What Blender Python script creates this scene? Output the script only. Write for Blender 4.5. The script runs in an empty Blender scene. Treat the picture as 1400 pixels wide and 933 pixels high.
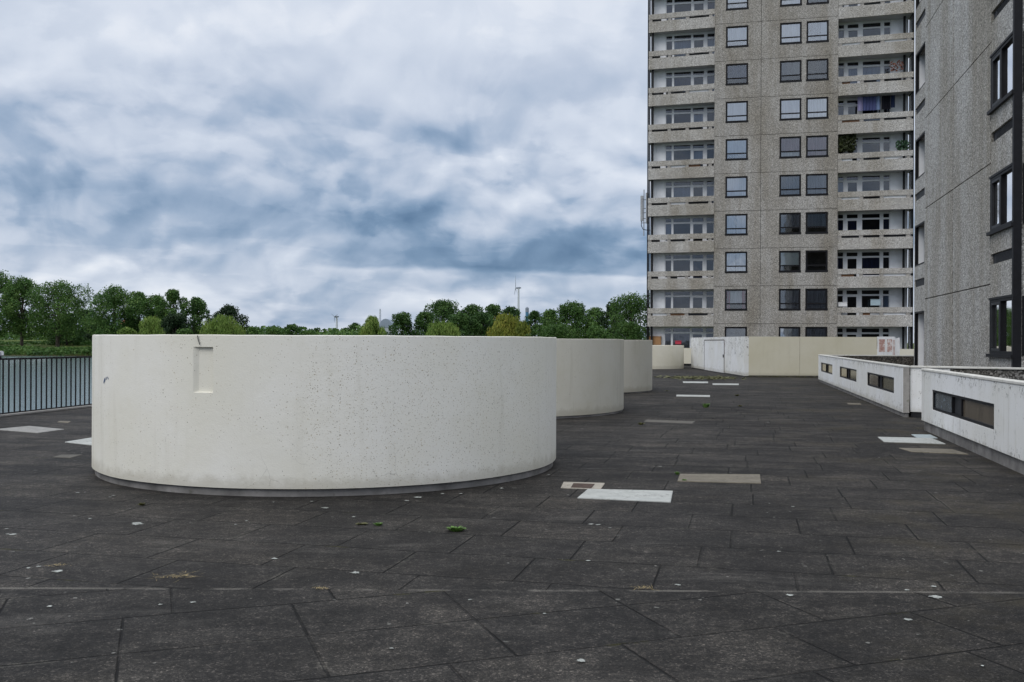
import bpy, bmesh, math, random
import numpy as np
from mathutils import Vector, Matrix

random.seed(7)
PI = math.pi
D2R = math.radians
scene = bpy.context.scene
COL = scene.collection

# ------------------------------------------------------------------ camera
FPX, CX, CY, CAMZ = 1340.0, 700.0, 467.0, 1.6
ROLL = D2R(0.25)
cam_d = bpy.data.cameras.new("camera")
cam = bpy.data.objects.new("camera", cam_d)
COL.objects.link(cam)
cam_d.sensor_width = 36.0
cam_d.lens = 36.0 * FPX / 1400.0
cam_d.clip_start = 0.1
cam_d.clip_end = 12000
cam_d.shift_y = 0.5 / 1400.0
cam.matrix_world = Matrix.Translation((0, 0, CAMZ)) @ Matrix.Rotation(-ROLL, 4, 'Y') @ Matrix.Rotation(PI / 2, 4, 'X')
scene.camera = cam
RV = Vector((math.cos(ROLL), 0, math.sin(ROLL)))
UV = Vector((-math.sin(ROLL), 0, math.cos(ROLL)))

def ray(x, y):
    return Vector((0, 1, 0)) + RV * ((x - CX) / FPX) + UV * ((CY - y) / FPX)
def at(x, y, Y):
    return Vector((0, 0, CAMZ)) + ray(x, y) * Y
def ground(x, y, z=0.0):
    d = ray(x, y)
    return Vector((0, 0, CAMZ)) + d * ((z - CAMZ) / d.z)
def onwall(A, d, x, y):
    """(distance along the wall, height) where the sight line of a pixel meets the wall through A along d"""
    q = ray(x, y)
    den = q.x * d[1] - q.y * d[0]
    t = (A[0] * d[1] - A[1] * d[0]) / den
    p = Vector((0, 0, CAMZ)) + q * t
    return (p.x - A[0]) * d[0] + (p.y - A[1]) * d[1], p.z

TH = D2R(12.6)
DV = (math.sin(TH), math.cos(TH))       # along the walkway, away
RR = (math.cos(TH), -math.sin(TH))      # across it

# ------------------------------------------------------------------ objects
def tag(o, label=None, cat=None, group=None, kind=None):
    if label: o['label'] = label
    if cat: o['category'] = cat
    if group: o['group'] = group
    if kind: o['kind'] = kind
    return o
def empty(name, loc=(0, 0, 0), rz=0, parent=None):
    o = bpy.data.objects.new(name, None)
    o.empty_display_size = 0.2
    COL.objects.link(o)
    o.location = loc
    o.rotation_euler = (0, 0, rz)
    if parent: o.parent = parent
    return o
def build(name, bm, m, parent=None, smooth=None, loc=None):
    bmesh.ops.recalc_face_normals(bm, faces=bm.faces[:])
    if smooth is not None:
        for f in bm.faces: f.smooth = True
        for e in bm.edges:
            if len(e.link_faces) != 2 or e.calc_face_angle(0) > smooth: e.smooth = False
    me = bpy.data.meshes.new(name)
    bm.to_mesh(me); bm.free()
    o = bpy.data.objects.new(name, me)
    for mm in (m if isinstance(m, (list, tuple)) else [m]): me.materials.append(mm)
    COL.objects.link(o)
    if parent: o.parent = parent
    if loc: o.location = loc
    return o
def copy_tree(o, parent=None):
    c = o.copy(); COL.objects.link(c)
    if parent: c.parent = parent
    for ch in o.children: copy_tree(ch, c)
    return c
def box(bm, x0, x1, y0, y1, z0, z1, mi=0, bev=0.0):
    vs = [bm.verts.new((x, y, z)) for z in (z0, z1) for x, y in ((x0, y0), (x1, y0), (x1, y1), (x0, y1))]
    fs = [bm.faces.new([vs[i] for i in q]) for q in ((3, 2, 1, 0), (4, 5, 6, 7), (0, 1, 5, 4), (1, 2, 6, 5), (2, 3, 7, 6), (3, 0, 4, 7))]
    for f in fs: f.material_index = mi
    if bev:
        es = list({e for f in fs for e in f.edges})
        bmesh.ops.bevel(bm, geom=es, offset=bev, segments=1, affect='EDGES')
    return fs
def prism(bm, pts, z0, z1, bev=0):
    """closed prism over a polygon of (x, y)"""
    n = len(pts)
    a = [bm.verts.new((p[0], p[1], z0)) for p in pts]
    b = [bm.verts.new((p[0], p[1], z1)) for p in pts]
    fs = [bm.faces.new(a[::-1]), bm.faces.new(b)]
    for i in range(n): fs.append(bm.faces.new((a[i], a[(i + 1) % n], b[(i + 1) % n], b[i])))
    if bev:
        es = list({e for f in fs for e in f.edges})
        bmesh.ops.bevel(bm, geom=es, offset=bev, segments=1, affect='EDGES')
def tube(bm, pts, rad, n=6, cap=True):
    pts = [Vector(p) for p in pts]
    rs = rad if isinstance(rad, (list, tuple)) else [rad] * len(pts)
    rings = []
    for i, p in enumerate(pts):
        t = (pts[min(i + 1, len(pts) - 1)] - pts[max(i - 1, 0)]).normalized()
        s = t.cross(Vector((0, 0, 1)))
        if s.length < 1e-3: s = Vector((1, 0, 0))
        s.normalize(); q = t.cross(s)
        rings.append([bm.verts.new(p + (s * math.cos(a) + q * math.sin(a)) * rs[i]) for a in [2 * PI * k / n for k in range(n)]])
    for a, b in zip(rings, rings[1:]):
        for k in range(n): bm.faces.new((a[k], a[(k + 1) % n], b[(k + 1) % n], b[k]))
    if cap:
        bm.faces.new(rings[0][::-1]); bm.faces.new(rings[-1])
def panel(bm, u0, u1, z0, z1, holes, y0, y1, swap=False):
    """upright slab u0..u1 x z0..z1 between depths y0 (face) and y1, with rectangular holes cut through; swap = slab runs along y instead of x"""
    us = sorted({u0, u1, *[h[0] for h in holes], *[h[1] for h in holes]})
    zs = sorted({z0, z1, *[h[2] for h in holes], *[h[3] for h in holes]})
    us = [u for u in us if u0 <= u <= u1]; zs = [z for z in zs if z0 <= z <= z1]
    def solid(i, j):
        if not (0 <= i < len(us) - 1 and 0 <= j < len(zs) - 1): return False
        cu, cz = (us[i] + us[i + 1]) / 2, (zs[j] + zs[j + 1]) / 2
        return not any(h[0] < cu < h[1] and h[2] < cz < h[3] for h in holes)
    V = {}
    def v(i, j, k):
        if (i, j, k) not in V:
            y = y1 if k else y0
            V[(i, j, k)] = bm.verts.new((y, us[i], zs[j]) if swap else (us[i], y, zs[j]))
        return V[(i, j, k)]
    for i in range(len(us) - 1):
        for j in range(len(zs) - 1):
            if not solid(i, j): continue
            bm.faces.new((v(i, j, 0), v(i + 1, j, 0), v(i + 1, j + 1, 0), v(i, j + 1, 0)))
            bm.faces.new((v(i, j + 1, 1), v(i + 1, j + 1, 1), v(i + 1, j, 1), v(i, j, 1)))
            for (di, dj, a, b) in ((-1, 0, (0, 0), (0, 1)), (1, 0, (1, 0), (1, 1)), (0, -1, (0, 0), (1, 0)), (0, 1, (0, 1), (1, 1))):
                if not solid(i + di, j + dj):
                    p, q = (i + a[0], j + a[1]), (i + b[0], j + b[1])
                    bm.faces.new((v(*p, 0), v(*q, 0), v(*q, 1), v(*p, 1)))

# ------------------------------------------------------------------ node helpers
class NT:
    def __init__(s, nt): s.nt = nt
    def n(s, typ, props=None, **ins):
        k = s.nt.nodes.new(typ)
        for a, b in (props or {}).items(): setattr(k, a, b)
        for a, b in ins.items():
            key = int(a[1:]) if a[0] == '_' and a[1:].isdigit() else a.replace('__', ' ')
            s.put(k.inputs[key], b)
        return k
    def put(s, sock, v):
        if isinstance(v, bpy.types.NodeSocket): s.nt.links.new(v, sock)
        else: sock.default_value = v
    def m(s, op, a, b=0.0, c=0.0, clamp=False):
        k = s.n('ShaderNodeMath', {'operation': op, 'use_clamp': clamp}, _0=a, _1=b)
        if op in ('MULTIPLY_ADD', 'SMOOTH_MIN', 'COMPARE'): s.put(k.inputs[2], c)
        return k.outputs[0]
    def ss(s, x, a, b):      # smoothstep
        k = s.n('ShaderNodeMapRange', {'interpolation_type': 'SMOOTHSTEP'}, _0=x, _1=a, _2=b)
        return k.outputs[0]
    def mix(s, f, a, b, blend='MIX'):
        k = s.nt.nodes.new('ShaderNodeMix'); k.data_type = 'RGBA'; k.blend_type = blend
        s.put(k.inputs[0], f); s.put(k.inputs[6], a); s.put(k.inputs[7], b)
        return k.outputs[2]
    def noise(s, vec, scale, detail=3.0, rough=0.55, dist=0.0, dim='3D'):
        k = s.n('ShaderNodeTexNoise', {'noise_dimensions': dim}, Vector=vec, Scale=scale, Detail=detail, Roughness=rough, Distortion=dist)
        return k.outputs[0]
    def voro(s, vec, scale, feat='F1', dim='3D', rnd=1.0):
        return s.n('ShaderNodeTexVoronoi', {'feature': feat, 'voronoi_dimensions': dim}, Vector=vec, Scale=scale, Randomness=rnd)
    def ramp(s, f, stops, interp='LINEAR'):
        k = s.nt.nodes.new('ShaderNodeValToRGB'); s.put(k.inputs[0], f)
        cr = k.color_ramp; cr.interpolation = interp
        while len(cr.elements) < len(stops): cr.elements.new(0.5)
        for e, (p, c) in zip(cr.elements, stops): e.position = p; e.color = c if len(c) == 4 else (*c, 1)
        return k.outputs[0]
    def xyz(s, v):
        k = s.n('ShaderNodeSeparateXYZ', None, _0=v); return k.outputs[0], k.outputs[1], k.outputs[2]
    def comb(s, x, y, z): return s.n('ShaderNodeCombineXYZ', None, _0=x, _1=y, _2=z).outputs[0]
    def scale(s, v, sc): return s.n('ShaderNodeVectorMath', {'operation': 'MULTIPLY'}, _0=v, _1=sc).outputs[0]

def rgba(c): return (c[0], c[1], c[2], 1.0)
def newmat(name):
    m = bpy.data.materials.new(name); m.use_nodes = True
    nt = NT(m.node_tree)
    return m, nt, m.node_tree.nodes['Principled BSDF']
def setb(nt, b, col=None, rough=None, bump=None, bdist=0.01, bstr=1.0, spec=None, metal=None):
    if col is not None: nt.put(b.inputs['Base Color'], col)
    if rough is not None: nt.put(b.inputs['Roughness'], rough)
    if spec is not None: nt.put(b.inputs['Specular IOR Level'], spec)
    if metal is not None: b.inputs['Metallic'].default_value = metal
    if bump is not None:
        k = nt.n('ShaderNodeBump', None, Strength=bstr, Distance=bdist, Height=bump)
        nt.put(b.inputs['Normal'], k.outputs[0])
def pos(nt): return nt.n('ShaderNodeNewGeometry').outputs['Position']
def objco(nt): return nt.n('ShaderNodeTexCoord').outputs['Object']

def plain(name, c, rough=0.6, var=0.25, scale=8.0, metal=0.0, spec=0.5, obj=True):
    m, nt, b = newmat(name)
    p = objco(nt) if obj else pos(nt)
    f = nt.noise(p, scale, 4)
    col = nt.ramp(f, [(0.3, tuple(x * (1 - var) for x in c)), (0.7, tuple(min(1, x * (1 + var)) for x in c))])
    setb(nt, b, col, rough, nt.noise(p, scale * 12, 2), 0.002, 0.4, spec=spec, metal=metal)
    return m

def m_render(name, c, dots=0.5, stain=0.35, warm=(0.46, 0.38, 0.24), streak=0.5, centre=None, mould=0):
    """painted render: speckled with grit, hairline cracks, faint runs"""
    m, nt, b = newmat(name)
    p = pos(nt)
    x, y, z = nt.xyz(p)
    big = nt.noise(p, 0.55, 5, 0.6)
    mid = nt.noise(p, 3.0, 4, 0.6)
    col = nt.mix(nt.ss(big, 0.35, 0.7), rgba(c), rgba((c[0] * .93, c[1] * .92, c[2] * .87)))
    run = nt.noise(nt.comb(nt.m('MULTIPLY', x, 5.0), nt.m('MULTIPLY', y, 5.0), nt.m('MULTIPLY', z, 0.35)), 1.0, 4, 0.65)
    col = nt.mix(nt.m('MULTIPLY', nt.ss(run, 0.52, 0.78), streak * 0.55), col, rgba((c[0] * .68, c[1] * .66, c[2] * .6)))
    col = nt.mix(nt.m('MULTIPLY', nt.ss(mid, 0.52, 0.75), stain * .35), col, rgba((c[0] * .8, c[1] * .78, c[2] * .7)))
    # grit spots, thick in some patches, nearly absent in others
    dens = nt.ss(nt.noise(p, 0.8, 3, 0.6), 0.40, 0.66)
    if centre:
        dx = nt.m('SUBTRACT', x, centre[0]); dz = nt.m('SUBTRACT', z, centre[2])
        e = nt.m('ADD', nt.m('MULTIPLY', nt.m('MULTIPLY', dx, dx), 1 / centre[3] ** 2), nt.m('MULTIPLY', nt.m('MULTIPLY', dz, dz), 1 / centre[4] ** 2))
        dens = nt.m('ADD', nt.m('MULTIPLY', dens, 0.4), nt.m('SUBTRACT', 1.0, nt.ss(e, 0.2, 1.3)), clamp=True)
    for sc, r0, amt in ((60.0, 0.34, 0.7), (30.0, 0.21, 0.85), (11.0, 0.07, 0.9)):
        vo = nt.voro(p, sc)
        cr = nt.xyz(vo.outputs['Color'])
        keep = nt.m('LESS_THAN', cr[0], nt.m('MULTIPLY', dens, 0.42 * dots + 0.06))
        rad = nt.m('MULTIPLY_ADD', cr[1], r0 * .8, r0 * .35)
        sp = nt.m('SUBTRACT', 1.0, nt.ss(nt.m('DIVIDE', vo.outputs['Distance'], rad), 0.55, 1.05))
        spc = nt.mix(cr[2], rgba((0.10, 0.09, 0.07)), rgba(warm))
        col = nt.mix(nt.m('MULTIPLY', nt.m('MULTIPLY', sp, keep), amt), col, spc)
    if mould:
        zz = nt.m('ADD', z, nt.m('MULTIPLY', nt.m('SUBTRACT', nt.noise(p, 3.5, 4, .7), .5), .35))
        band = nt.m('MAXIMUM', nt.ss(zz, mould - .22, mould - .02), nt.m('MULTIPLY', nt.m('SUBTRACT', 1.0, nt.ss(zz, .16, .42)), .7))
        sp = nt.m('MULTIPLY', nt.ss(nt.noise(p, 13, 6, .8), .52, .60), nt.ss(nt.noise(p, 2.2, 3, .6), .42, .54))
        col = nt.mix(nt.m('MULTIPLY', nt.m('MULTIPLY', sp, band), .85), col, rgba((.055, .05, .04)))
        drip = nt.noise(nt.comb(nt.m('MULTIPLY', x, 11.0), nt.m('MULTIPLY', y, 11.0), nt.m('MULTIPLY', z, .5)), 1.0, 4, .7)
        col = nt.mix(nt.m('MULTIPLY', nt.m('MULTIPLY', nt.ss(drip, .55, .72), nt.ss(nt.noise(p, 1.1, 3), .38, .58)), .6), col, rgba((.36, .34, .29)))
        iso = nt.m('MULTIPLY', nt.ss(nt.noise(nt.scale(p, (1, 1, .55)), 8, 5, .75), .635, .68), .75)
        col = nt.mix(iso, col, rgba((.10, .095, .085)))
    # hairline cracks
    ve = nt.voro(nt.n('ShaderNodeVectorMath', {'operation': 'ADD'}, _0=p, _1=nt.scale(nt.n('ShaderNodeTexNoise', None, Vector=p, Scale=6.0, Detail=3.0).outputs[1], (.12, .12, .12))).outputs[0], 3.2, 'DISTANCE_TO_EDGE')
    crk = nt.m('SUBTRACT', 1.0, nt.ss(ve.outputs['Distance'], 0.0, 0.011))
    crk = nt.m('MULTIPLY', crk, nt.ss(nt.noise(p, 1.3, 2), 0.58, 0.68))
    col = nt.mix(nt.m('MULTIPLY', crk, 0.35), col, rgba((0.2, 0.19, 0.17)))
    # grimy foot and top lip
    h = nt.m('ADD', nt.noise(p, 0, 0), nt.m('MULTIPLY', nt.noise(p, 7.0, 4, .7), .22))
    foot = nt.m('SUBTRACT', 1.0, nt.ss(nt.m('SUBTRACT', z, nt.m('MULTIPLY', nt.noise(p, 6.0, 4, .7), .22)), 0.0, 0.13))
    col = nt.mix(nt.m('MULTIPLY', foot, 0.5 * stain + .1), col, rgba((0.3, 0.27, 0.2)))
    bm_ = nt.m('ADD', nt.m('MULTIPLY', nt.noise(p, 60, 3, .7), .5), nt.m('MULTIPLY', nt.noise(p, 9, 3), .6))
    setb(nt, b, col, 0.85, bm_, 0.006, 0.7, spec=0.3)
    return m

def m_pebble(name, ca, cb, cc, s1, streak=0.4, bump=0.012):
    """exposed-aggregate concrete cladding"""
    m, nt, b = newmat(name)
    p = pos(nt)
    x, y, z = nt.xyz(p)
    vo = nt.voro(p, s1)
    cr = nt.xyz(vo.outputs['Color'])
    col = nt.ramp(cr[0], [(0.0, tuple(v * .55 for v in ca)), (0.3, ca), (0.62, cb), (0.9, cc), (1.0, tuple(min(.8, v * 1.35) for v in cc))])
    g2 = nt.noise(p, s1 * .38, 4, .75)
    col = nt.mix(1.0, col, nt.ramp(g2, [(0.3, (.76,) * 3), (0.7, (1.22, 1.215, 1.2))]), 'MULTIPLY')
    big = nt.noise(p, 0.35, 5, .6)
    col = nt.mix(1.0, col, nt.ramp(big, [(0.3, (.86, .84, .80)), (0.7, (1.1, 1.1, 1.1))]), 'MULTIPLY')
    run = nt.noise(nt.comb(nt.m('MULTIPLY', x, 2.2), nt.m('MULTIPLY', y, 2.2), nt.m('MULTIPLY', z, .12)), 1.0, 4, .6)
    col = nt.mix(nt.m('MULTIPLY', nt.ss(run, .45, .75), streak), col, nt.mix(1.0, col, (.62, .58, .5, 1), 'MULTIPLY'))
    run2 = nt.noise(nt.comb(nt.m('MULTIPLY', x, .55), nt.m('MULTIPLY', y, .55), nt.m('MULTIPLY', z, .07)), 1.0, 3, .6, .4)
    col = nt.mix(nt.ss(run2, .36, .66), nt.mix(1.0, col, (.83, .805, .76, 1), 'MULTIPLY'), nt.mix(1.0, col, (1.08, 1.09, 1.11, 1), 'MULTIPLY'))
    blot = nt.noise(p, 1.1, 5, .7)
    col = nt.mix(nt.m('MULTIPLY', nt.ss(blot, .54, .7), streak * .8), col, nt.mix(1.0, col, (.70, .67, .62, 1), 'MULTIPLY'))
    setb(nt, b, col, 0.9, nt.m('SUBTRACT', 1.0, vo.outputs['Distance']), bump, 1.0, spec=.25)
    return m

def m_concrete(name, c, var=.3, sc=3.0):
    m, nt, b = newmat(name)
    p = pos(nt)
    f = nt.noise(p, sc, 6, .65)
    col = nt.ramp(f, [(0.28, tuple(v * (1 - var) for v in c)), (0.72, tuple(v * (1 + var) for v in c))])
    col = nt.mix(nt.m('MULTIPLY', nt.ss(nt.noise(p, 9, 4, .7), .6, .75), .5), col, rgba(tuple(v * 1.5 for v in c)))
    col = nt.mix(nt.m('MULTIPLY', nt.ss(nt.noise(p, 5, 4, .7), .58, .7), .6), col, rgba((c[0] * .45, c[1] * .47, c[2] * .36)))
    setb(nt, b, col, .9, nt.noise(p, 40, 4, .7), .006, .8, spec=.25)
    return m

def m_glass(name, tint=(.75, .82, .84), refl=1.0):
    m = bpy.data.materials.new(name); m.use_nodes = True
    nt = NT(m.node_tree); nt.nt.nodes.clear()
    out = nt.n('ShaderNodeOutputMaterial')
    fr = nt.n('ShaderNodeFresnel', None, IOR=1.55).outputs[0]
    p = pos(nt)
    bp = nt.n('ShaderNodeBump', None, Strength=.15, Distance=.02, Height=nt.noise(p, 1.2, 2)).outputs[0]
    gl = nt.n('ShaderNodeBsdfGlossy', None, Color=(1, 1, 1, 1), Roughness=.03, Normal=bp).outputs[0]
    tr = nt.n('ShaderNodeBsdfTransparent', None, Color=rgba(tint)).outputs[0]
    mx = nt.n('ShaderNodeMixShader', None, _0=nt.m('MULTIPLY_ADD', fr, refl, .03, clamp=True), _1=tr, _2=gl).outputs[0]
    nt.nt.links.new(mx, out.inputs[0])
    return m

def m_cloth(name, c, fold=14.0, thin=.3):
    m, nt, b = newmat(name)
    p = objco(nt)
    x, y, z = nt.xyz(p)
    w = nt.noise(nt.comb(nt.m('MULTIPLY', x, fold), nt.m('MULTIPLY', y, fold), nt.m('MULTIPLY', z, .35)), 1.0, 3, .6)
    col = nt.ramp(w, [(0.3, tuple(v * .60 for v in c)), (0.7, tuple(min(.9, v * 1.1) for v in c))])  # shade of the folds is painted into the cloth colour
    setb(nt, b, col, .9, w, .05, 1.0, spec=.1)
    return m

def m_leaf(name, a, bcol, cc, transl=.25):
    m = bpy.data.materials.new(name); m.use_nodes = True
    nt = NT(m.node_tree); b = m.node_tree.nodes['Principled BSDF']
    g = nt.n('ShaderNodeNewGeometry')
    rnd = g.outputs['Random Per Island']
    p = g.outputs['Position']
    f = nt.m('ADD', nt.m('MULTIPLY', rnd, .30), nt.m('MULTIPLY', nt.noise(p, .28, 4, .65), .85))
    col = nt.ramp(f, [(0.3, a), (0.55, bcol), (0.8, cc)])
    setb(nt, b, col, .6, spec=.25)
    out = m.node_tree.nodes['Material Output']
    tl = nt.n('ShaderNodeBsdfTranslucent', None, Color=col).outputs[0]
    mx = nt.n('ShaderNodeMixShader', None, _0=transl, _1=b.outputs[0], _2=tl).outputs[0]
    nt.nt.links.new(mx, out.inputs[0])
    return m

# ------------------------------------------------------------------ paving material
def m_paving():
    m, nt, b = newmat("paving_slabs")
    p = pos(nt)
    X, Y, Z = nt.xyz(p)
    # slabs are not laid quite true
    wob = nt.noise(p, .9, 2)
    def grid(ang, v0, pv, pu, seed):
        c, s = math.cos(ang), math.sin(ang)
        u = nt.m('ADD', nt.m('MULTIPLY', X, c), nt.m('MULTIPLY', Y, s))
        v = nt.m('ADD', nt.m('MULTIPLY', X, -s), nt.m('MULTIPLY', Y, c))
        v = nt.m('ADD', v, nt.m('MULTIPLY', nt.m('SUBTRACT', wob, .5), .05))
        vr = nt.m('DIVIDE', nt.m('SUBTRACT', v, v0), pv)
        row = nt.m('FLOOR', vr)
        off = nt.n('ShaderNodeTexWhiteNoise', {'noise_dimensions': '1D'}, W=nt.m('ADD', row, seed)).outputs[0]
        uu = nt.m('ADD', nt.m('DIVIDE', u, pu), off)
        c0 = nt.m('FLOOR', uu)
        fu, fv = nt.m('FRACT', uu), nt.m('FRACT', vr)
        du = nt.m('MULTIPLY', nt.m('MINIMUM', fu, nt.m('SUBTRACT', 1.0, fu)), pu)
        dv = nt.m('MULTIPLY', nt.m('MINIMUM', fv, nt.m('SUBTRACT', 1.0, fv)), pv)
        idv = nt.comb(nt.m('ADD', row, seed * 3.1), c0, seed)
        # joints along the rows open up less often than those across
        return du, dv, idv
    d1u, d1v, i1 = grid(D2R(-13.5), 7.80, .72, .92, 11.3)
    d2u, d2v, i2 = grid(D2R(20.0), 5.36, .69, .95, 47.9)
    yb = nt.m('SUBTRACT', Y, nt.m('ADD', 6.30, nt.m('MULTIPLY', nt.m('SUBTRACT', wob, .5), .03)))
    near = nt.m('LESS_THAN', yb, 0.0)
    def sel(a, c): return nt.m('ADD', nt.m('MULTIPLY', a, nt.m('SUBTRACT', 1.0, near)), nt.m('MULTIPLY', c, near))
    du, dv = sel(d1u, d2u), sel(d1v, d2v)
    idv = nt.n('ShaderNodeMix', {'data_type': 'VECTOR'}, _0=near, _4=i1, _5=i2).outputs[1]
    wn = nt.n('ShaderNodeTexWhiteNoise', {'noise_dimensions': '3D'}, Vector=idv)
    tr, tg, tb = nt.xyz(wn.outputs[1])
    # base
    big = nt.noise(p, .32, 5, .62)
    midn = nt.noise(nt.scale(p, (.8, 1.1, 1)), 2.6, 8, .76)
    fine = nt.noise(p, 55, 3, .8)
    col = nt.ramp(midn, [(.28, (.012, .0115, .011)), (.45, (.030, .0287, .0275)), (.58, (.050, .048, .0455)), (.75, (.092, .088, .082))])
    col = nt.mix(1.0, col, nt.ramp(tr, [(0, (.80, .80, .81)), (.6, (1.0, 1.0, 1.0)), (.93, (1.10, 1.09, 1.07)), (1, (1.40, 1.36, 1.30))]), 'MULTIPLY')
    col = nt.mix(1.0, col, nt.ramp(big, [(.3, (.62, .61, .60)), (.5, (1, 1, 1)), (.68, (1.5, 1.46, 1.40))]), 'MULTIPLY')
    st1 = nt.noise(nt.comb(nt.m('ADD', nt.m('MULTIPLY', X, .35), nt.m('MULTIPLY', Y, -.08)), nt.m('ADD', nt.m('MULTIPLY', X, .28), nt.m('MULTIPLY', Y, 1.25)), 0.0), 1.6, 6, .65, .4)
    farm = nt.ss(Y, 6.5, 14)  # streaks painted paler far off, in place of the grazing gloss
    col = nt.mix(nt.m('MULTIPLY', nt.ss(st1, .50, .74), nt.m('MULTIPLY_ADD', farm, .6, .2)), col, rgba((.115, .106, .094)))
    col = nt.mix(nt.m('MULTIPLY', nt.ss(st1, .50, .28), .45), col, rgba((.016, .0145, .013)))
    fl = nt.noise(p, 13, 5, .75)
    col = nt.mix(1.0, col, nt.ramp(fl, [(.3, (.45, .45, .45)), (.5, (.95, .95, .95)), (.68, (1.75, 1.72, 1.67))]), 'MULTIPLY')
    # grit: pale grains of aggregate
    vo = nt.voro(p, 95)
    vr_, vg_, vb_ = nt.xyz(vo.outputs['Color'])
    col = nt.mix(1.0, col, nt.ramp(vr_, [(0, (.5, .5, .5)), (.55, (.95, .95, .95)), (.86, (1.35, 1.33, 1.3)), (.95, (2.2, 2.15, 2.1)), (1, (3.4, 3.3, 3.2))]), 'MULTIPLY')
    col = nt.mix(1.0, col, nt.ramp(fine, [(.3, (.5, .5, .5)), (.7, (1.6, 1.58, 1.55))]), 'MULTIPLY')
    # pale bloom left by standing water
    bloom = nt.ss(nt.noise(nt.scale(p, (.5, 1.6, 1)), 1.1, 6, .7, .6), .56, .74)
    col = nt.mix(nt.m('MULTIPLY', bloom, .6), col, rgba((.135, .129, .118)))
    # brown-green algae, thicker towards the low walls
    x_alg = nt.ss(nt.m('SUBTRACT', X, nt.m('MULTIPLY', Y, .215)), -.4, 3.2)
    alg = nt.m('MULTIPLY', nt.ss(nt.noise(p, .8, 5, .65), .47, .68), nt.m('MULTIPLY_ADD', x_alg, .75, .12))
    col = nt.mix(nt.m('MULTIPLY', alg, .75), col, rgba((.050, .042, .022)))
    # joints
    vis1 = nt.ss(nt.noise(p, .9, 3, .6), .40, .52)
    vis2 = nt.ss(nt.noise(nt.n('ShaderNodeVectorMath', {'operation': 'ADD'}, _0=p, _1=(31., 7., 3.)).outputs[0], .7, 3, .6), .38, .50)
    wj = nt.m('MULTIPLY_ADD', nt.noise(p, 6, 3), .008, .002)
    ju = nt.m('MULTIPLY', nt.m('SUBTRACT', 1.0, nt.ss(nt.m('DIVIDE', du, wj), .7, 1.25)), nt.m('MULTIPLY_ADD', vis1, .8, .2))
    jv = nt.m('MULTIPLY', nt.m('SUBTRACT', 1.0, nt.ss(nt.m('DIVIDE', dv, wj), .7, 1.25)), nt.m('MULTIPLY_ADD', vis2, .8, .2))
    j = nt.m('MAXIMUM', ju, jv)
    d = nt.m('MINIMUM', du, dv)
    crust = nt.m('MULTIPLY', nt.m('SUBTRACT', 1.0, nt.ss(d, .006, .045)), nt.m('MULTIPLY', nt.ss(nt.noise(p, 1.7, 4, .7), .52, .66), nt.ss(nt.noise(p, 24, 3, .7), .4, .62)))
    col = nt.mix(nt.m('MULTIPLY', crust, .6), col, rgba((.22, .21, .18)))
    col = nt.mix(j, col, rgba((.0045, .004, .0035)))
    moss = nt.m('MULTIPLY', nt.m('MULTIPLY', nt.m('SUBTRACT', 1.0, nt.ss(dv, .004, .03)), nt.ss(nt.noise(p, 1.1, 3, .6), .60, .66)), nt.ss(nt.noise(p, 20, 3), .46, .56))
    col = nt.mix(nt.m('MULTIPLY', moss, .8), col, rgba((.07, .068, .018)))
    # line where the two layings meet: limey, broken
    ab = nt.m('ABSOLUTE', yb)
    lim = nt.m('MULTIPLY', nt.m('SUBTRACT', 1.0, nt.ss(ab, .006, .026)), nt.ss(nt.noise(p, 2.3, 5, .75), .40, .58))
    col = nt.mix(nt.m('MULTIPLY', lim, .8), col, rgba((.34, .325, .29)))
    col = nt.mix(nt.m('SUBTRACT', 1.0, nt.ss(ab, .002, .006)), col, rgba((.009, .008, .007)))
    scuff = nt.m('MULTIPLY', nt.m('SUBTRACT', 1.0, nt.ss(nt.m('ABSOLUTE', nt.m('SUBTRACT', yb, .16)), .03, .22)), nt.m('MULTIPLY', nt.ss(nt.noise(p, .8, 3), .57, .68), nt.ss(nt.noise(nt.scale(p, (.3, 1, 1)), 28, 4, .75), .5, .68)))
    col = nt.mix(nt.m('MULTIPLY', scuff, .8), col, rgba((.30, .292, .275)))
    # lichen discs
    for sc, pr, r0, cc in ((1.55, .10, .050, (.40, .41, .38)), (3.3, .09, .060, (.36, .365, .34)), (7.5, .09, .10, (.32, .325, .30))):
        q = nt.n('ShaderNodeVectorMath', {'operation': 'ADD'}, _0=p, _1=nt.scale(nt.n('ShaderNodeTexNoise', None, Vector=p, Scale=16.0, Detail=2.0).outputs[1], (.06, .06, 0))).outputs[0]
        vv = nt.voro(q, sc, dim='2D')
        a1, a2, a3 = nt.xyz(vv.outputs['Color'])
        sp = nt.m('SUBTRACT', 1.0, nt.ss(nt.m('DIVIDE', vv.outputs['Distance'], nt.m('MULTIPLY_ADD', a2, r0 * .8, r0 * .3)), .6, 1.0))
        clus = nt.ss(nt.noise(p, .45, 2), .42, .60)
        col = nt.mix(nt.m('MULTIPLY', nt.m('MULTIPLY', sp, nt.m('LESS_THAN', a1, nt.m('MULTIPLY', clus, pr))), nt.m('MULTIPLY_ADD', a3, .4, .5)), col, rgba(cc))
    grain = nt.noise(p, 150, 2, .8)
    col = nt.mix(1.0, col, nt.ramp(grain, [(.32, (.42, .42, .42)), (.5, (.95, .95, .95)), (.66, (1.75, 1.73, 1.68))]), 'MULTIPLY')
    dim = .64
    wet = nt.ss(nt.noise(p, .8, 6, .72), .38, .64)
    dim = nt.m('MULTIPLY', dim, nt.m('MULTIPLY_ADD', wet, .42, .74))
    col = nt.mix(1.0, col, nt.comb(dim, nt.m('MULTIPLY', dim, .975), nt.m('MULTIPLY', dim, .965)), 'MULTIPLY')
    hgt = nt.m('ADD', nt.m('MULTIPLY', vr_, .35), nt.m('MULTIPLY', midn, .8))
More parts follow.
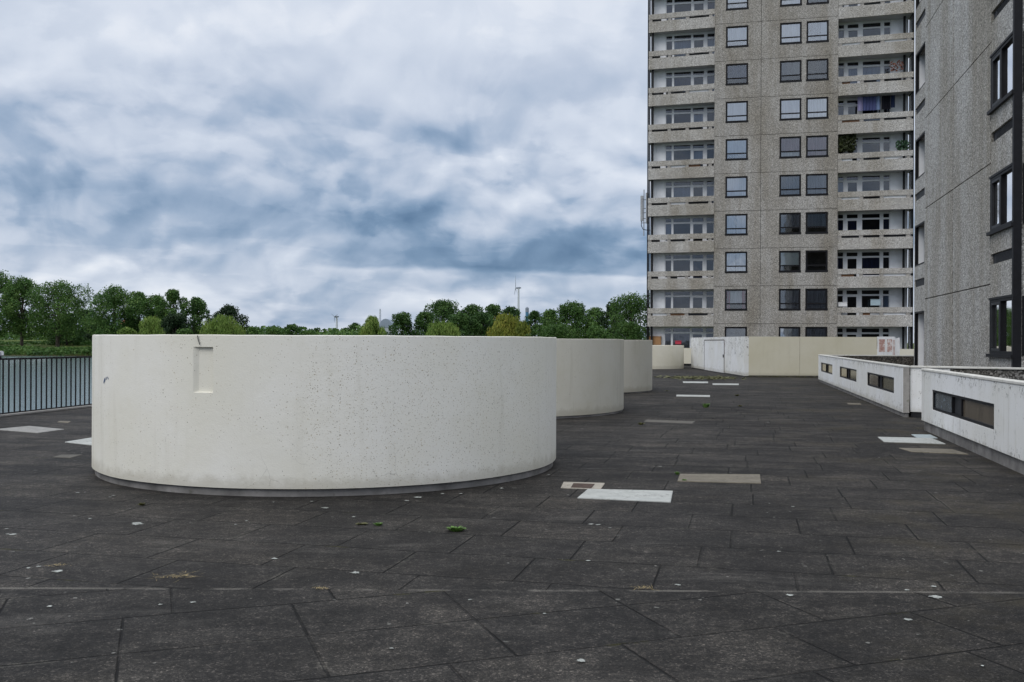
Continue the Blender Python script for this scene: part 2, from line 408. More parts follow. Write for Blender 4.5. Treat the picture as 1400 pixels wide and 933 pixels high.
    hgt = nt.m('SUBTRACT', hgt, nt.m('MULTIPLY', nt.m('SUBTRACT', 1.0, nt.ss(d, .002, .012)), 1.6))
    hgt = nt.m('ADD', hgt, nt.m('MULTIPLY', tg, .9))
    rg = nt.m('MULTIPLY_ADD', big, -.3, .92)
    setb(nt, b, col, rg, hgt, .009, 1.0, spec=.2)
    return m

# ------------------------------------------------------------------ materials
M = {}
M['paving'] = m_paving()
M['white_wall'] = m_render("white_render", (.75, .735, .68), dots=1.8, stain=.6, streak=.7, centre=(-.75, 0, .80, 1.7, .85))
M['grey_wall'] = m_render("weathered_render", (.585, .56, .485), dots=.2, streak=1.0, stain=.6)
M['cream_wall'] = m_render("cream_render", (.70, .665, .56), dots=.05, streak=.25)
M['buff_wall'] = m_render("buff_render", (.60, .565, .45), dots=.08, streak=.3)
M['white_paint'] = m_render("white_masonry_paint", (.74, .745, .745), dots=.22, streak=.8, stain=.7, warm=(.2, .18, .13), mould=1.07)
M['plinth'] = m_concrete("plinth_concrete", (.19, .182, .175), .45)
M['coping'] = m_concrete("coping_concrete", (.58, .57, .53), .15)
M['raw_conc'] = m_concrete("raw_concrete", (.30, .285, .265), .25, 5)
M['pebble'] = m_pebble("tower_aggregate", (.275, .264, .248), (.345, .332, .313), (.425, .41, .388), 31, .4)
M['pebble_pale'] = m_pebble("balcony_aggregate", (.345, .333, .315), (.42, .407, .388), (.505, .492, .47), 31, .2)
M['pebble_near'] = m_pebble("block_aggregate", (.30, .298, .288), (.375, .372, .362), (.47, .467, .458), 34, .55, .010)
M['gravel'] = m_pebble("dark_gravel", (.06, .058, .055), (.11, .108, .10), (.22, .215, .21), 26, .1)
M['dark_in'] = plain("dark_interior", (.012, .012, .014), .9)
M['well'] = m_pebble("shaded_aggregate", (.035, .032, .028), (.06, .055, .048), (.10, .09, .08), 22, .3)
M['soffit'] = plain("soffit_paint", (.46, .46, .47), .8, .08)
M['white_board'] = plain("white_boarding", (.86, .87, .89), .6, .06, 3)
M['black'] = plain("black_frame_paint", (.006, .006, .008), .55, .3, spec=.22)
M['dark_metal'] = plain("dark_grey_metal", (.020, .021, .024), .5, .3, spec=.3)
M['grey_metal'] = plain("grey_galvanised_metal", (.35, .36, .37), .45, .2, metal=.3)
M['white_frame'] = plain("white_window_frame", (.74, .75, .77), .5, .06)
M['glass'] = m_glass("window_glass", (.93, .96, .98), 1.4)
M['glass_bright'] = m_glass("double_window_glass", (.90, .95, 1.0), 4.6)
M['glass_balcony'] = m_glass("balcony_glass", (.62, .68, .76), .9)
M['glass_sky'] = m_glass("bay_glass", (.55, .62, .64), 3.0)
M['louvre'] = plain("dark_louvre_panel", (.022, .023, .027), .6, .3, spec=.25)
M['curt_w'] = m_cloth("net_curtain", (.82, .85, .93))
M['curt_b'] = m_cloth("navy_curtain", (.06, .075, .16))
M['curt_g'] = m_cloth("grey_net_curtain", (.26, .26, .29))
M['curt_r'] = m_cloth("red_curtain", (.30, .03, .07))
M['curt_p'] = m_cloth("rose_curtain", (.42, .27, .32))
M['blind'] = plain("roller_blind", (.62, .64, .60), .8, .05)
M['door_white'] = m_render("door_white_paint", (.74, .75, .76), dots=.1, streak=.8, mould=1.7)
M['rust'] = plain("rusty_metal", (.055, .032, .022), .85, .5, 30)
M['wood'] = plain("brown_board", (.20, .10, .05), .8)

# ================================================================== THE SETTING
# deck
def railpt(t):      # line of the edge railing
    a, c = ground(0, 569.8), ground(125, 556.2)
    dd = (c - a).normalized()
    return a + dd * t, dd
ra, rd = railpt(0)
edge = [railpt(-34)[0], railpt(46)[0]]
bm = bmesh.new()
pts = [(-30, -14), (40, -14), (40, 67.5), (edge[1].x - .6, 67.5), (edge[1].x - .35, edge[1].y), (edge[0].x - .35, edge[0].y)]
pts = [(edge[0].x - .35, edge[0].y), (40, edge[0].y), (40, 67.5), (edge[1].x - .3, 67.5)]
prism(bm, pts, -5.0, 0.0)
tag(build("pavement", bm, M['paving']), kind='structure')

# terrain, one sheet to the horizon
SHORE = 256.0
def sd(x, y):
    a = max(y - SHORE - 2.5 * math.sin(x * .031), (x + .335 * y) * .95)
    return min(a, y - 52) if x < 2 else min(a, max(y - 52, (x - 6)))
def terr(x, y):
    s = sd(x, y)
    def st(a, b0, v): t = min(1, max(0, (v - a) / (b0 - a))); return t * t * (3 - 2 * t)
    h = -5.2 + 2.5 * st(-5, .6, s) + .75 * st(.3, 7, s) + 1.5 * st(8, 52, s) + 1.5 * st(50, 115, s)
    return h + .22 * math.sin(x * .11 + 1.3 * math.sin(y * .07)) * st(3, 20, s)
def axis(a, b0, step, far):
    v = list(np.arange(a, b0 + .01, step)); s = step
    while v[-1] < far: s *= 1.35; v.append(v[-1] + s)
    s = step
    while v[0] > -far: s *= 1.35; v.insert(0, v[0] - s)
    return v
xs, ys = axis(-200, 60, 3.2, 6000), axis(44, 372, 3.2, 6000)
bm = bmesh.new()
G = [[bm.verts.new((x, y, terr(x, y))) for x in xs] for y in ys]
for j in range(len(ys) - 1):
    for i in range(len(xs) - 1): bm.faces.new((G[j][i], G[j][i + 1], G[j + 1][i + 1], G[j + 1][i]))
mg, nt, b = newmat("meadow")
p = pos(nt); X, Y, Z = nt.xyz(p)
f = nt.noise(nt.scale(p, (.25, 1, 1)), .12, 6, .7)
col = nt.ramp(f, [(.3, (.035, .060, .014)), (.5, (.075, .105, .026)), (.62, (.13, .14, .045)), (.75, (.19, .165, .075))])
col = nt.mix(nt.ss(Z, -2.3, -2.9), col, rgba((.05, .042, .03)))
setb(nt, b, col, .95, nt.noise(p, 2.5, 4, .7), .3, 1, spec=.1)
tag(build("ground", bm, mg, smooth=1.0), kind='structure')

# lake
bm = bmesh.new()
n = 40
xs2 = np.linspace(-420, 60, 2); ys2 = np.linspace(-60, 300, 2)
vv = [bm.verts.new((x, y, -2.8)) for x, y in ((-900, -300), (30, -300), (30, 320), (-900, 320))]
bm.faces.new(vv)
mw, nt, b = newmat("lake_water")
p = pos(nt)
h = nt.m('ADD', nt.noise(nt.scale(p, (.7, 1.0, 1)), 1.6, 4, .6), nt.m('MULTIPLY', nt.noise(nt.scale(p, (.4, 1, 1)), .25, 3), 1.2))
setb(nt, b, rgba((.11, .15, .155)), .16, h, .035, .6, spec=.6)
tag(build("water", bm, mw), kind='structure')

# ================================================================== CURVED WALLS
def arc_wall(root, R, z0, z1, thick, mat, nseg=220, niche=None):
    """hollow drum of rendered wall round the root; niche = (angle0, angle1, angle of inner edge, zlo, zhi, depth)"""
    bm = bmesh.new()
    angs = [2 * PI * k / nseg for k in range(nseg)]
    if niche:
        a0, a1, a2, zl, zh, dep = niche
        angs = [a for a in angs if not (a0 - .012 < a < a1 + .012)] + [a0, a1]
        angs.sort()
        zs = [z0, zl, zh, z1 - .007]
    else:
        zs = [z0, z1 - .007]
    na = len(angs)
    rng = random.Random(3)
    wav = [R + .006 * math.sin(a * 5 + 1) + .004 * math.sin(a * 13) for a in angs]
    def v(r, a, z): return bm.verts.new((r * math.cos(a), r * math.sin(a), z))
    tw = [.0012 * math.sin(a * 9) + .0012 * math.sin(a * 31 + 2) for a in angs]
    rows = [[v(wav[k], angs[k], z + (tw[k] if z > z0 + .5 and z == zs[-1] else 0)) for k in range(na)] for z in zs]
    rows.append([v(wav[k] - .007, angs[k], z1 + tw[k]) for k in range(na)])
    rows.append([v(R - thick + .012, angs[k], z1 + tw[k]) for k in range(na)])
    rows.append([v(R - thick, angs[k], z1 - .012) for k in range(na)])
    rows.append([v(R - thick, angs[k], z0) for k in range(na)])
    for j in range(len(rows)):
        A, B = rows[j], rows[(j + 1) % len(rows)]
        for k in range(na):
            k2 = (k + 1) % na
            if niche and j == 1 and abs(angs[k] - a0) < 1e-6: continue
            bm.faces.new((A[k], A[k2], B[k2], B[k]))
    if niche:
        k = [i for i in range(na) if abs(angs[i] - a0) < 1e-6][0]
        o = [rows[1][k], rows[1][k + 1], rows[2][k + 1], rows[2][k]]
        R = sum(wav[k_] for k_ in (k, k + 1)) / 2
        i_ = [v(R - dep, a2, zl + .010), v(R - dep, a1 - .001, zl + .010), v(R - dep, a1 - .001, zh - .004), v(R - dep, a2, zh - .004)]
        for q in range(4): bm.faces.new((o[q], o[(q + 1) % 4], i_[(q + 1) % 4], i_[q]))
        bm.faces.new(i_)
    return build("wall", bm, mat, root, smooth=.5)
def drum_plinth(root, R, z1, thick, mat):
    bm = bmesh.new(); nseg = 180
    prof = [(R, 0.002), (R, z1 - .008), (R - .008, z1), (R - thick, z1), (R - thick, .002)]
    rows = [[bm.verts.new((r * math.cos(2 * PI * k / nseg), r * math.sin(2 * PI * k / nseg), z)) for k in range(nseg)] for r, z in prof]
    for j in range(len(rows)):
        A, B = rows[j], rows[(j + 1) % len(rows)]
        for k in range(nseg): bm.faces.new((A[k], A[(k + 1) % nseg], B[(k + 1) % nseg], B[k]))
    return build("plinth", bm, mat, root, smooth=.5)

C1, R1 = Vector((-2.343, 12.90, 0)), 2.923
def on_drum(C, R, x, y):
    q = ray(x, y); o = Vector((0, 0, CAMZ)) - C
    a = q.x ** 2 + q.y ** 2; b2 = o.x * q.x + o.y * q.y; c = o.x ** 2 + o.y ** 2 - R * R
    t = (-b2 - math.sqrt(b2 * b2 - a * c)) / a
    p = Vector((0, 0, CAMZ)) + q * t
    return math.atan2(p.y - C.y, p.x - C.x), p.z
drum = empty("curved_wall", C1)
tag(drum, "big white rendered round wall with a narrow recessed slot, by the lake railing", "wall", "round rendered walls on the deck")
na0, nz1 = on_drum(C1, R1, 264, 474.5); na1, nz0 = on_drum(C1, R1, 291, 537.5); nin, _ = on_drum(C1, R1, 269.5, 500)
nc0, nc1 = (na0 + 2 * PI) % (2 * PI), (na1 + 2 * PI) % (2 * PI)
arc_wall(drum, R1, .085, 1.655, .24, M['white_wall'], 260, (nc0, nc1, (nin + 2 * PI) % (2 * PI), nz0, nz1, .034))
drum_plinth(drum, R1 - .034, .076, .2, M['plinth'])
# hairline crack from the rim to the slot, modelled as a thin dark tube
bm = bmesh.new()
cp = []
for (x, y) in ((270.0, 458.8), (270.6, 463), (271.6, 467), (273.2, 471.5)):
    a, z = on_drum(C1, R1 + .008, x, y); cp.append(((R1 + .008) * math.cos(a), (R1 + .008) * math.sin(a), z))
tube(bm, cp, .0045, 5)
build("cable_or_crack", bm, M['dark_metal'], drum)  # this tube stands for the crack
# splash of blue paint
mb_, nt, b = newmat("blue_paint"); setb(nt, b, rgba((.03, .07, .17)), .6)
bm = bmesh.new()
rng = random.Random(5)
for (x, y, r) in ((143, 520, .018), (142, 522, .014), (145, 517.5, .015), (147, 516.5, .010), (148, 518, .008)):
    a, z = on_drum(C1, R1 + .009, x, y)
    c = Vector(((R1 + .009) * math.cos(a), (R1 + .009) * math.sin(a), z)); t = Vector((-math.sin(a), math.cos(a), 0))
    bm.faces.new([bm.verts.new(c + t * math.cos(k) * r * rng.uniform(.6, 1.2) + Vector((0, 0, math.sin(k) * r * 1.4 * rng.uniform(.6, 1.2)))) for k in [2 * PI * i / 9 for i in range(9)]])
build("paint_splash", bm, mb_, drum)

d2 = empty("curved_wall", (-.767, 23.24, 0))
tag(d2, "grey streaked round wall standing just behind the big white one", "wall", "round rendered walls on the deck")
arc_wall(d2, 3.4, .05, 1.66, .24, M['grey_wall'], 200); drum_plinth(d2, 3.38, .046, .2, M['plinth'])
d3 = empty("curved_wall", (1.72, 32.58, 0))
tag(d3, "third round wall in the row, buff grey, before the low cream one", "wall", "round rendered walls on the deck")
arc_wall(d3, 2.92, .04, 1.66, .24, M['grey_wall'], 180); drum_plinth(d3, 2.90, .036, .2, M['plinth'])
g4 = ground(935, 503)
d4 = empty("curved_wall", (7.69, 60.6, 0))
tag(d4, "low cream round wall with a rusty stain at its foot, before the tower", "wall", "round rendered walls on the deck")
arc_wall(d4, 2.9, .0, 1.40, .24, M['cream_wall'], 120)

# ================================================================== WHITE SCREEN WALL WITH DOOR
P0, P1 = ground(944.7, 503.6), ground(1017.6, 515.6)
P2 = Vector((P1.x + 6.25, P1.y - .1, 0))
KH = 1.875
kl = (P0 - P1); kl_len = kl.length; kl.normalize()
screen = empty("screen_wall", P1, math.atan2(kl.y, kl.x))
tag(screen, "angled white and buff screen wall with a painted door, before the tower", "wall")
# return with the door: local x runs from the corner towards the tower
s_door1, _ = onwall(P1, (kl.x, kl.y), 963.3, 480); s_door0, _ = onwall(P1, (kl.x, kl.y), 990.5, 480)
bm = bmesh.new()
panel(bm, .0, kl_len, .05, KH, [(s_door0, s_door1, .0499, 1.74)], 0, -.2)
build("wall", bm, M['white_paint'], screen)
bm = bmesh.new()
box(bm, s_door0 + .07, s_door1 - .05, -.03, .012, .03, 1.70, bev=.006)
door = build("door", bm, M['door_white'], screen)
bm = bmesh.new(); box(bm, s_door0 + .14, s_door0 + .2, .0125, .05, .82, .98, bev=.006); build("handle", bm, M['dark_metal'], door)
bm = bmesh.new(); box(bm, s_door0, s_door0 + .06, -.06, .02, .05, 1.74); box(bm, s_door0 + .06, s_door1, -.06, .02, 1.703, 1.74); box(bm, s_door1 - .045, s_door1, -.06, .02, .05, 1.70)
build("door_frame", bm, M['rust'], screen)
def strokes(spots, y, m, parent, name="graffiti_mark"):
    bm = bmesh.new(); rng = random.Random(9)
    for (u, z, l, a) in spots:
        for k in range(3):
            du, dz = rng.uniform(-.05, .05), rng.uniform(-.06, .06)
            ca, sa = math.cos(a + rng.uniform(-.7, .7)), math.sin(a + rng.uniform(-.7, .7)); w = .014
            q = [(-l, -w), (l, -w * .5), (l, w), (-l, w)]
            bm.faces.new([bm.verts.new((u + du + x * ca - zz * sa, y, z + dz + x * sa + zz * ca)) for x, zz in q])
    return build(name, bm, m, parent)
ink = plain("black_spray_ink", (.02, .02, .02), .6)
strokes([(kl_len * .86, 1.25, .05, 1.2)], .004, ink, screen)
strokes([((s_door0 + s_door1) / 2 + .5, 1.25, .05, 1.3)], .018, ink, door)
strokes([(s_door0 * .45, 1.08, .07, -.6), (s_door0 * .86, .42, .05, 1.4), (s_door0 * .7, .58, .04, 1.0)], .004, ink, screen)
# long buff face
bm = bmesh.new()
inv = screen.matrix_basis.inverted() if False else (Matrix.Translation(P1) @ Matrix.Rotation(math.atan2(kl.y, kl.x), 4, 'Z')).inverted()
def quadwall(a, c, t, z0, z1, ext=0.0):
    d_ = (c - a).normalized(); nrm = Vector((-d_.y, d_.x, 0)) * t
    ps = [inv @ p_ for p_ in (a - d_ * ext, c, c + nrm, a + nrm - d_ * ext)]
    prism(bm, [(p_.x, p_.y) for p_ in ps], z0, z1)
n_ = (P2 - P1).normalized()
for a, c in ((.004, 2.55), (2.562, 6.1)):
    quadwall(P1 + n_ * a, P1 + n_ * c, .2, .075, KH - .002)
build("long_face", bm, M['buff_wall'], screen)
bm = bmesh.new(); quadwall(P1 + n_ * .03 + Vector((0, .03, 0)), P1 + n_ * 6.05 + Vector((0, .03, 0)), .15, .0, .075); quadwall(P1 + Vector((.05, .25, 0)), P1 + kl * kl_len + Vector((.06, 0, 0)), -.12, 0, .05)
build("plinth", bm, M['plinth'], screen)

# panel with red patches at the end of the screen wall
q0 = at(1199.8, 480, P1.y - .16); q1 = at(1224, 480, P1.y - .2); q2 = at(1230.5, 480, P1.y - .2)
hoard = empty("hoarding_board", (q0.x, q0.y, 0))
tag(hoard, "white board with two faded red patches at the end of the buff wall", "board")
L1, L2 = (q1 - q0).length, (q2 - q0).length
mh, nt, b = newmat("flaking_white_board"); p = pos(nt)
col = nt.ramp(nt.noise(nt.scale(p, (6, 6, 1)), 1.5, 5, .7), [(.35, (.80, .81, .82)), (.6, (.70, .70, .70)), (.75, (.52, .50, .48))])
setb(nt, b, col, .7, spec=.3)
bm = bmesh.new(); box(bm, 0, L1, 0, .06, .05, KH + .02); build("board", bm, mh, hoard)
bm = bmesh.new(); box(bm, L1 + .003, L2 - .06, .02, .06, .05, KH - .05); box(bm, L2 - .058, L2, -.01, .07, .0, KH - .03); build("post", bm, mh, hoard)
mr, nt, b = newmat("faded_red_paint"); p = pos(nt)
col = nt.ramp(nt.noise(p, 5, 6, .8), [(.32, (.30, .13, .11)), (.46, (.40, .22, .185)), (.55, (.56, .43, .39)), (.62, (.74, .72, .71))])
setb(nt, b, col, .8)
for (a, c) in ((.08, .42), (.55, .83)):
    bm = bmesh.new(); box(bm, L1 * a, L1 * c, -.004, -.001, 1.22 - .03, KH - .10); build("red_patch", bm, mr, hoard)
bm = bmesh.new()
for a in (.88, .95): box(bm, L1 * a, L1 * (a + .035), -.004, -.001, .6, KH - .13)
build("red_streak", bm, mr, hoard)

# low cream boundary wall before the tower
bw = empty("boundary_wall", (0, 0, 0))
tag(bw, "low cream boundary wall across the foot of the tower", "wall")
A_, B_ = at(880, 490, 66.2), at(1330, 490, 66.2)
bm = bmesh.new(); box(bm, A_.x, B_.x, 66.2, 66.4, .14, 1.2); build("wall", bm, M['cream_wall'], bw)
bm = bmesh.new(); box(bm, A_.x, B_.x, 66.25, 66.4, 0, .14); build("plinth", bm, M['dark_in'], bw)

# ================================================================== LOW WALLS WITH SLOT WINDOWS
def slot_window(root, a, c, z0, z1, split, tint, dark, frosted, wm):
    """black framed strip window in a wall running along local x, face at y = 0 (outside = -y)"""
    bm = bmesh.new(); t = .042
    zt = [(a, c, z0, z0 + t), (a, c, z1 - t, z1), (a, a + t, z0 + t, z1 - t), (c - t, c, z0 + t, z1 - t)]
    x1, x2 = a + (c - a) * split[0], a + (c - a) * split[1]
    zt += [(x1 - t / 2, x1 + t / 2, z0 + t, z1 - t), (x2 - t / 2, x2 + t / 2, z0 + t, z1 - t)]
    for (p_, q, r, s) in zt: box(bm, p_, q, .015, .07, r, s)
    w = build("window", bm, M['black'], root)
    bm = bmesh.new(); box(bm, a + t, x1 - t / 2, .042, .048, z0 + t, z1 - t); build("pane", bm, frosted[0], w)
    bm = bmesh.new(); box(bm, x1 + t / 2, x2 - t / 2, .058, .064, z0 + t, z1 - t); build("vent_panel", bm, M['louvre'], w)
    bm = bmesh.new(); box(bm, x2 + t / 2, c - t, .042, .048, z0 + t, z1 - t); build("pane", bm, frosted[1], w)
def m_frost(name, c, var=.3, blot=0):
    m, nt, b = newmat(name); p = pos(nt)
    f = nt.noise(nt.scale(p, (2.5, 2.5, .6)), 3, 4, .6)
    col = nt.ramp(f, [(.3, tuple(v * (1 - var) for v in c)), (.7, tuple(v * (1 + var) for v in c))])
    if blot:
        k = nt.m('MULTIPLY', nt.ss(nt.noise(p, 16, 4, .7), .56, .66), nt.ss(nt.noise(p, 3.5, 2), .45, .55))
        col = nt.mix(nt.m('MULTIPLY', k, .8), col, rgba((.32, .42, .52)))
    setb(nt, b, col, .16, nt.noise(p, 3, 2), .01, .3, spec=.6)
    return m
F_amber = m_frost("amber_obscured_glass", (.33, .27, .165)); F_brown = m_frost("brown_obscured_glass", (.12, .10, .075))
F_grey = m_frost("grey_splashed_glass", (.10, .115, .125), .3, 1); F_olive = m_frost("olive_obscured_glass", (.13, .118, .08))

A2n, A2f = ground(1234.3, 570.9), ground(1118.8, 521.9)
dw = (A2n - A2f).normalized()            # towards the camera
len2 = (A2n - A2f).length
w2 = empty("low_wall", A2f, math.atan2(dw.y, dw.x))
tag(w2, "low white wall with three black framed slot windows and a raw concrete end", "wall", "low walls with slot windows")
WH = 1.115
holes = []
for (xa, xb) in ((1122.2, 1137.9), (1147.7, 1170.9), (1185.4, 1222.2)):
    sa, _ = onwall(A2f, (dw.x, dw.y), xa, 520); sb, _ = onwall(A2f, (dw.x, dw.y), xb, 520); holes.append((sa, sb, .455, .815))
print("W3 z", onwall(A2f, (dw.x, dw.y), 1185.4, 512.7), onwall(A2f, (dw.x, dw.y), 1185.4, 531.8), onwall(A2f, (dw.x, dw.y), 1122.2, 497.5), onwall(A2f, (dw.x, dw.y), 1122.2, 511.2), onwall(A2f, (dw.x, dw.y), 1118.8, 484.2), onwall(A2f, (dw.x, dw.y), 1234.3, 500.5))
bm = bmesh.new(); panel(bm, 0, len2 - .005, .10, WH - .045, holes, 0, .13); build("wall", bm, M['white_paint'], w2)
bm = bmesh.new(); box(bm, -.01, len2 + .01, -.012, .142, WH - .043, WH, bev=.008)
box(bm, .0, .15, .144, 6.2, WH - .043, WH - .003); build("coping", bm, M['coping'], w2)
bm = bmesh.new(); box(bm, .02, len2 - .02, .035, .12, 0, .097); build("plinth", bm, M['plinth'], w2)
bm = bmesh.new(); box(bm, len2 - .004, len2 + .006, .006, .13, .10, WH - .05); build("end_face", bm, M['raw_conc'], w2)
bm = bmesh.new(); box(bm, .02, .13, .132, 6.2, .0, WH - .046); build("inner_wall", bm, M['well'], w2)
bm = bmesh.new(); box(bm, .14, len2 - .5, .15, 5.0, .25, .30); build("sunken_roof", bm, M['gravel'], w2)
for h_, fr in zip(holes, ((F_amber, F_amber), (F_amber, F_olive), (F_brown, F_olive))):
    slot_window(w2, *h_, (.43, .56), None, None, fr, None)
bm = bmesh.new(); box(bm, .3, len2 - .3, .1315, .145, .30, WH - .1); build("lining", bm, M['dark_in'], w2)
# its return towards the block
bm = bmesh.new(); rl = 2.35
ang = -(math.atan2(dw.y, dw.x))
wr = empty("return_wall", (A2n.x + .155, A2n.y + .01, 0), D2R(-36))
tag(wr, "short white return wall joining the slot window wall to the near block", "wall")
panel(bm, 0, .80, .12, WH - .05, [], .03, .22); build("wall", bm, M['white_paint'], wr)
bm = bmesh.new(); box(bm, .803, 5.0, .035, .22, .12, WH - .05); build("rough_face", bm, M['gravel'], wr)
bm = bmesh.new(); box(bm, .0, 5.0, .0, .16, WH - .047, WH - .002, bev=.008); build("coping", bm, M['coping'], wr)
bm = bmesh.new(); box(bm, .01, 4.9, .05, .2, 0, .117); build("plinth", bm, M['dark_in'], wr)

A1f, A1n_ = ground(1259.8, 588.2), ground(1400, 652)
d1 = (A1n_ - A1f).normalized(); len1 = 13.5
w1 = empty("low_wall", A1f, math.atan2(d1.y, d1.x))
tag(w1, "stained low white wall with one long slot window, closest to the camera", "wall", "low walls with slot windows")
sa, za = onwall(A1f, (d1.x, d1.y), 1274.2, 533.1); sb, zb = onwall(A1f, (d1.x, d1.y), 1359, 587.4)
print("W1", sa, za, sb, zb)
s_j, _ = onwall(A1f, (d1.x, d1.y), 1388.7, 560)
holes1 = [(sa, sb, .44, .79)]
bm = bmesh.new(); panel(bm, 0, s_j - .006, .185, 1.09, holes1, 0, .13); panel(bm, s_j + .006, len1, .185, 1.09, [], 0, .13)
panel(bm, .132, 1.1, .185, .60, [], .002, .13, swap=True)
build("wall", bm, M['white_paint'], w1)
bm = bmesh.new(); box(bm, -.012, len1, -.012, .142, 1.093, 1.136, bev=.008); build("coping", bm, M['coping'], w1)
bm = bmesh.new(); box(bm, .03, len1, .045, .12, 0, .182); build("plinth", bm, M['plinth'], w1)
bm = bmesh.new(); box(bm, .14, len1, .15, 2.0, .56, .61); build("gravel_roof", bm, M['gravel'], w1)
slot_window(w1, *holes1[0], (.36, .52), None, None, (F_grey, F_brown), None)
bm = bmesh.new(); box(bm, .14, len1, .1315, .145, .3, 1.05); build("lining", bm, M['dark_in'], w1)

# ================================================================== TOWER
TT = D2R(13.0)
tr_, tn_ = (math.cos(TT), -math.sin(TT)), (math.sin(TT), math.cos(TT))
TO = at(1039, 467, 70.0); TO.z = 0
tower = empty("tower_block", TO, -TT)
tag(tower, "tall grey pebble faced tower block with stacked balconies and black framed windows", "building")
def tu(x, w=0.0, y=467):
    A = (TO.x + tn_[0] * w, TO.y + tn_[1] * w)
    return onwall(A, tr_, x, y)[0]
uL, uCL, uCR, uR = tu(884.5), tu(975.5), tu(1144.5), tu(1246.3)
Z0, PITCH = 2.74, 2.70
KS = range(-1, 10)
cols = [(tu(990.8), tu(1021.3)), (tu(1064.6), tu(1094.3)), (tu(1100.8), tu(1131.2))]
bm = bmesh.new()
TOPZ = Z0 + PITCH * 11
for k in range(-1, 11):
    zb_, zt_ = Z0 + PITCH * k + .2, Z0 + PITCH * (k + 1) + .2
    if k == -1: zb_ = 0
    hs = [(a, c, Z0 + PITCH * k + 1.16, Z0 + PITCH * k + 2.68) for a, c in cols] if k in KS else []
    g = .013
    panel(bm, uCL + .03, -g, zb_ + g, zt_ - g, [h for h in hs if h[1] < 0], 0, .22)
    panel(bm, g, uCR - .03, zb_ + g, zt_ - g, [h for h in hs if h[0] > 0], 0, .22)
for a, c in ((uCL, uCL + .028), (uCR - .028, uCR)): box(bm, a, c, .03, .3, 0, TOPZ + .2)
build("wall", bm, M['pebble'], tower)
bm = bmesh.new()
box(bm, uL + .6, uR - .6, 1.85, 17, 0, TOPZ + 1.2)
box(bm, uCL + .0285, uCL + .2, .225, 1.845, 0, TOPZ); box(bm, uCR - .2, uCR - .0285, .225, 1.845, 0, TOPZ)
build("inner_wall", bm, M['pebble'], tower)
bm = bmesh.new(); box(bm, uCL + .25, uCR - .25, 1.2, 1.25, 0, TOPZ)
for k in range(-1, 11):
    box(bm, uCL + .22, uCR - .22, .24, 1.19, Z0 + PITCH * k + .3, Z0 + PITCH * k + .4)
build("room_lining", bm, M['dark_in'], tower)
styleA = {9: 'w', 8: 'w', 7: 'w', 6: 'b', 5: 'w', 4: 'w', 3: 'w', 2: 's', 1: 's', 0: 'r', -1: 'g'}
styleB = {9: 'w', 8: 'w', 7: 'w', 6: 'g', 5: 'w', 4: 'p', 3: 'g', 2: 'g', 1: 'h', 0: 'g', -1: 'w'}
styleC = {9: 'b', 8: 'g', 7: 'q', 6: 'd', 5: 'w', 4: 'p', 3: 'g', 2: 'w', 1: 'd', 0: 'g', -1: 'g'}
def fold_cloth(bm, x0, x1, y, z0, z1, amp=.03, per=.14, n=None):
    n = n or max(6, int((x1 - x0) / .035))
    ph = random.uniform(0, 6)
    A = []
    for i in range(n + 1):
        x = x0 + (x1 - x0) * i / n
        yy = y + amp * math.sin(x / per * 2 * PI + ph + .8 * math.sin(x * 3 + ph))
        A.append((bm.verts.new((x, yy, z0)), bm.verts.new((x, yy * .7 + y * .3, z1))))
    for (a, c), (e, f) in zip(A, A[1:]): bm.faces.new((a, e, f, c))
random.seed(21)
for k in KS:
    for (a, c), st in zip(cols, (styleA, styleB, styleC)):
        z0, z1 = Z0 + PITCH * k + 1.16, Z0 + PITCH * k + 2.68
        zt = z0 + (z1 - z0) * .31
        t = .12
        bm = bmesh.new()
        for q in ((a - .02, c + .02, z0 - .03, z0 + t), (a, c, z1 - t, z1), (a, a + t, z0 + t, z1 - t), (c - t, c, z0 + t, z1 - t), (a + t, c - t, zt - .045, zt + .045)):
            box(bm, q[0], q[1], -.012 if q[0] < a else .045, .13, q[2], q[3])
        w = build("window", bm, M['black'], tower)
        bm = bmesh.new(); box(bm, a + t, c - t, .060, .066, z0 + t, zt - .045); box(bm, a + t, c - t, .060, .066, zt + .045, z1 - t)
        s = st[k]
        build("pane", bm, M['glass_bright' if s in 'wsq' else 'glass'], w)
        if s in 'd': continue
        bm = bmesh.new(); m_ = {'w': 'curt_w', 'b': 'curt_b', 'g': 'curt_g', 'p': 'curt_p', 's': 'curt_w', 'r': 'curt_w', 'h': 'blind', 'q': 'curt_w'}[s]
        if s == 's':
            mid = (a + c) / 2 + random.uniform(-.05, .05)
            fold_cloth(bm, a + .02, mid - .05, .12, z0, z1); build('curtain', bm, M['curt_w'], w); bm = bmesh.new(); fold_cloth(bm, mid + .05, c - .02, .12, z0, z1)
        elif s == 'h': box(bm, a + .03, c - .03, .12, .13, zt + .02, z1)
        elif s == 'q': fold_cloth(bm, c - .5, c - .02, .12, z0, z1)
        elif s == 'r': fold_cloth(bm, a + .36, c - .36, .22, z0 + .45, z1)
        else: fold_cloth(bm, a + .02, c - .02, .12, z0 + (.0 if random.random() < .6 else .42), z1, .02)
        build("curtain", bm, M[m_], w)
        if s == 'r':
            bm = bmesh.new(); fold_cloth(bm, a + .02, a + .38, .13, z0, z1); build('curtain', bm, M['curt_r'], w); bm = bmesh.new(); fold_cloth(bm, c - .38, c - .02, .13, z0, z1); build("curtain", bm, M['curt_r'], w)
        if s == 'p':
            bm = bmesh.new(); fold_cloth(bm, a + .05, c - .05, .16, z0, zt - .02, .015); build("curtain", bm, M['curt_w'], w)

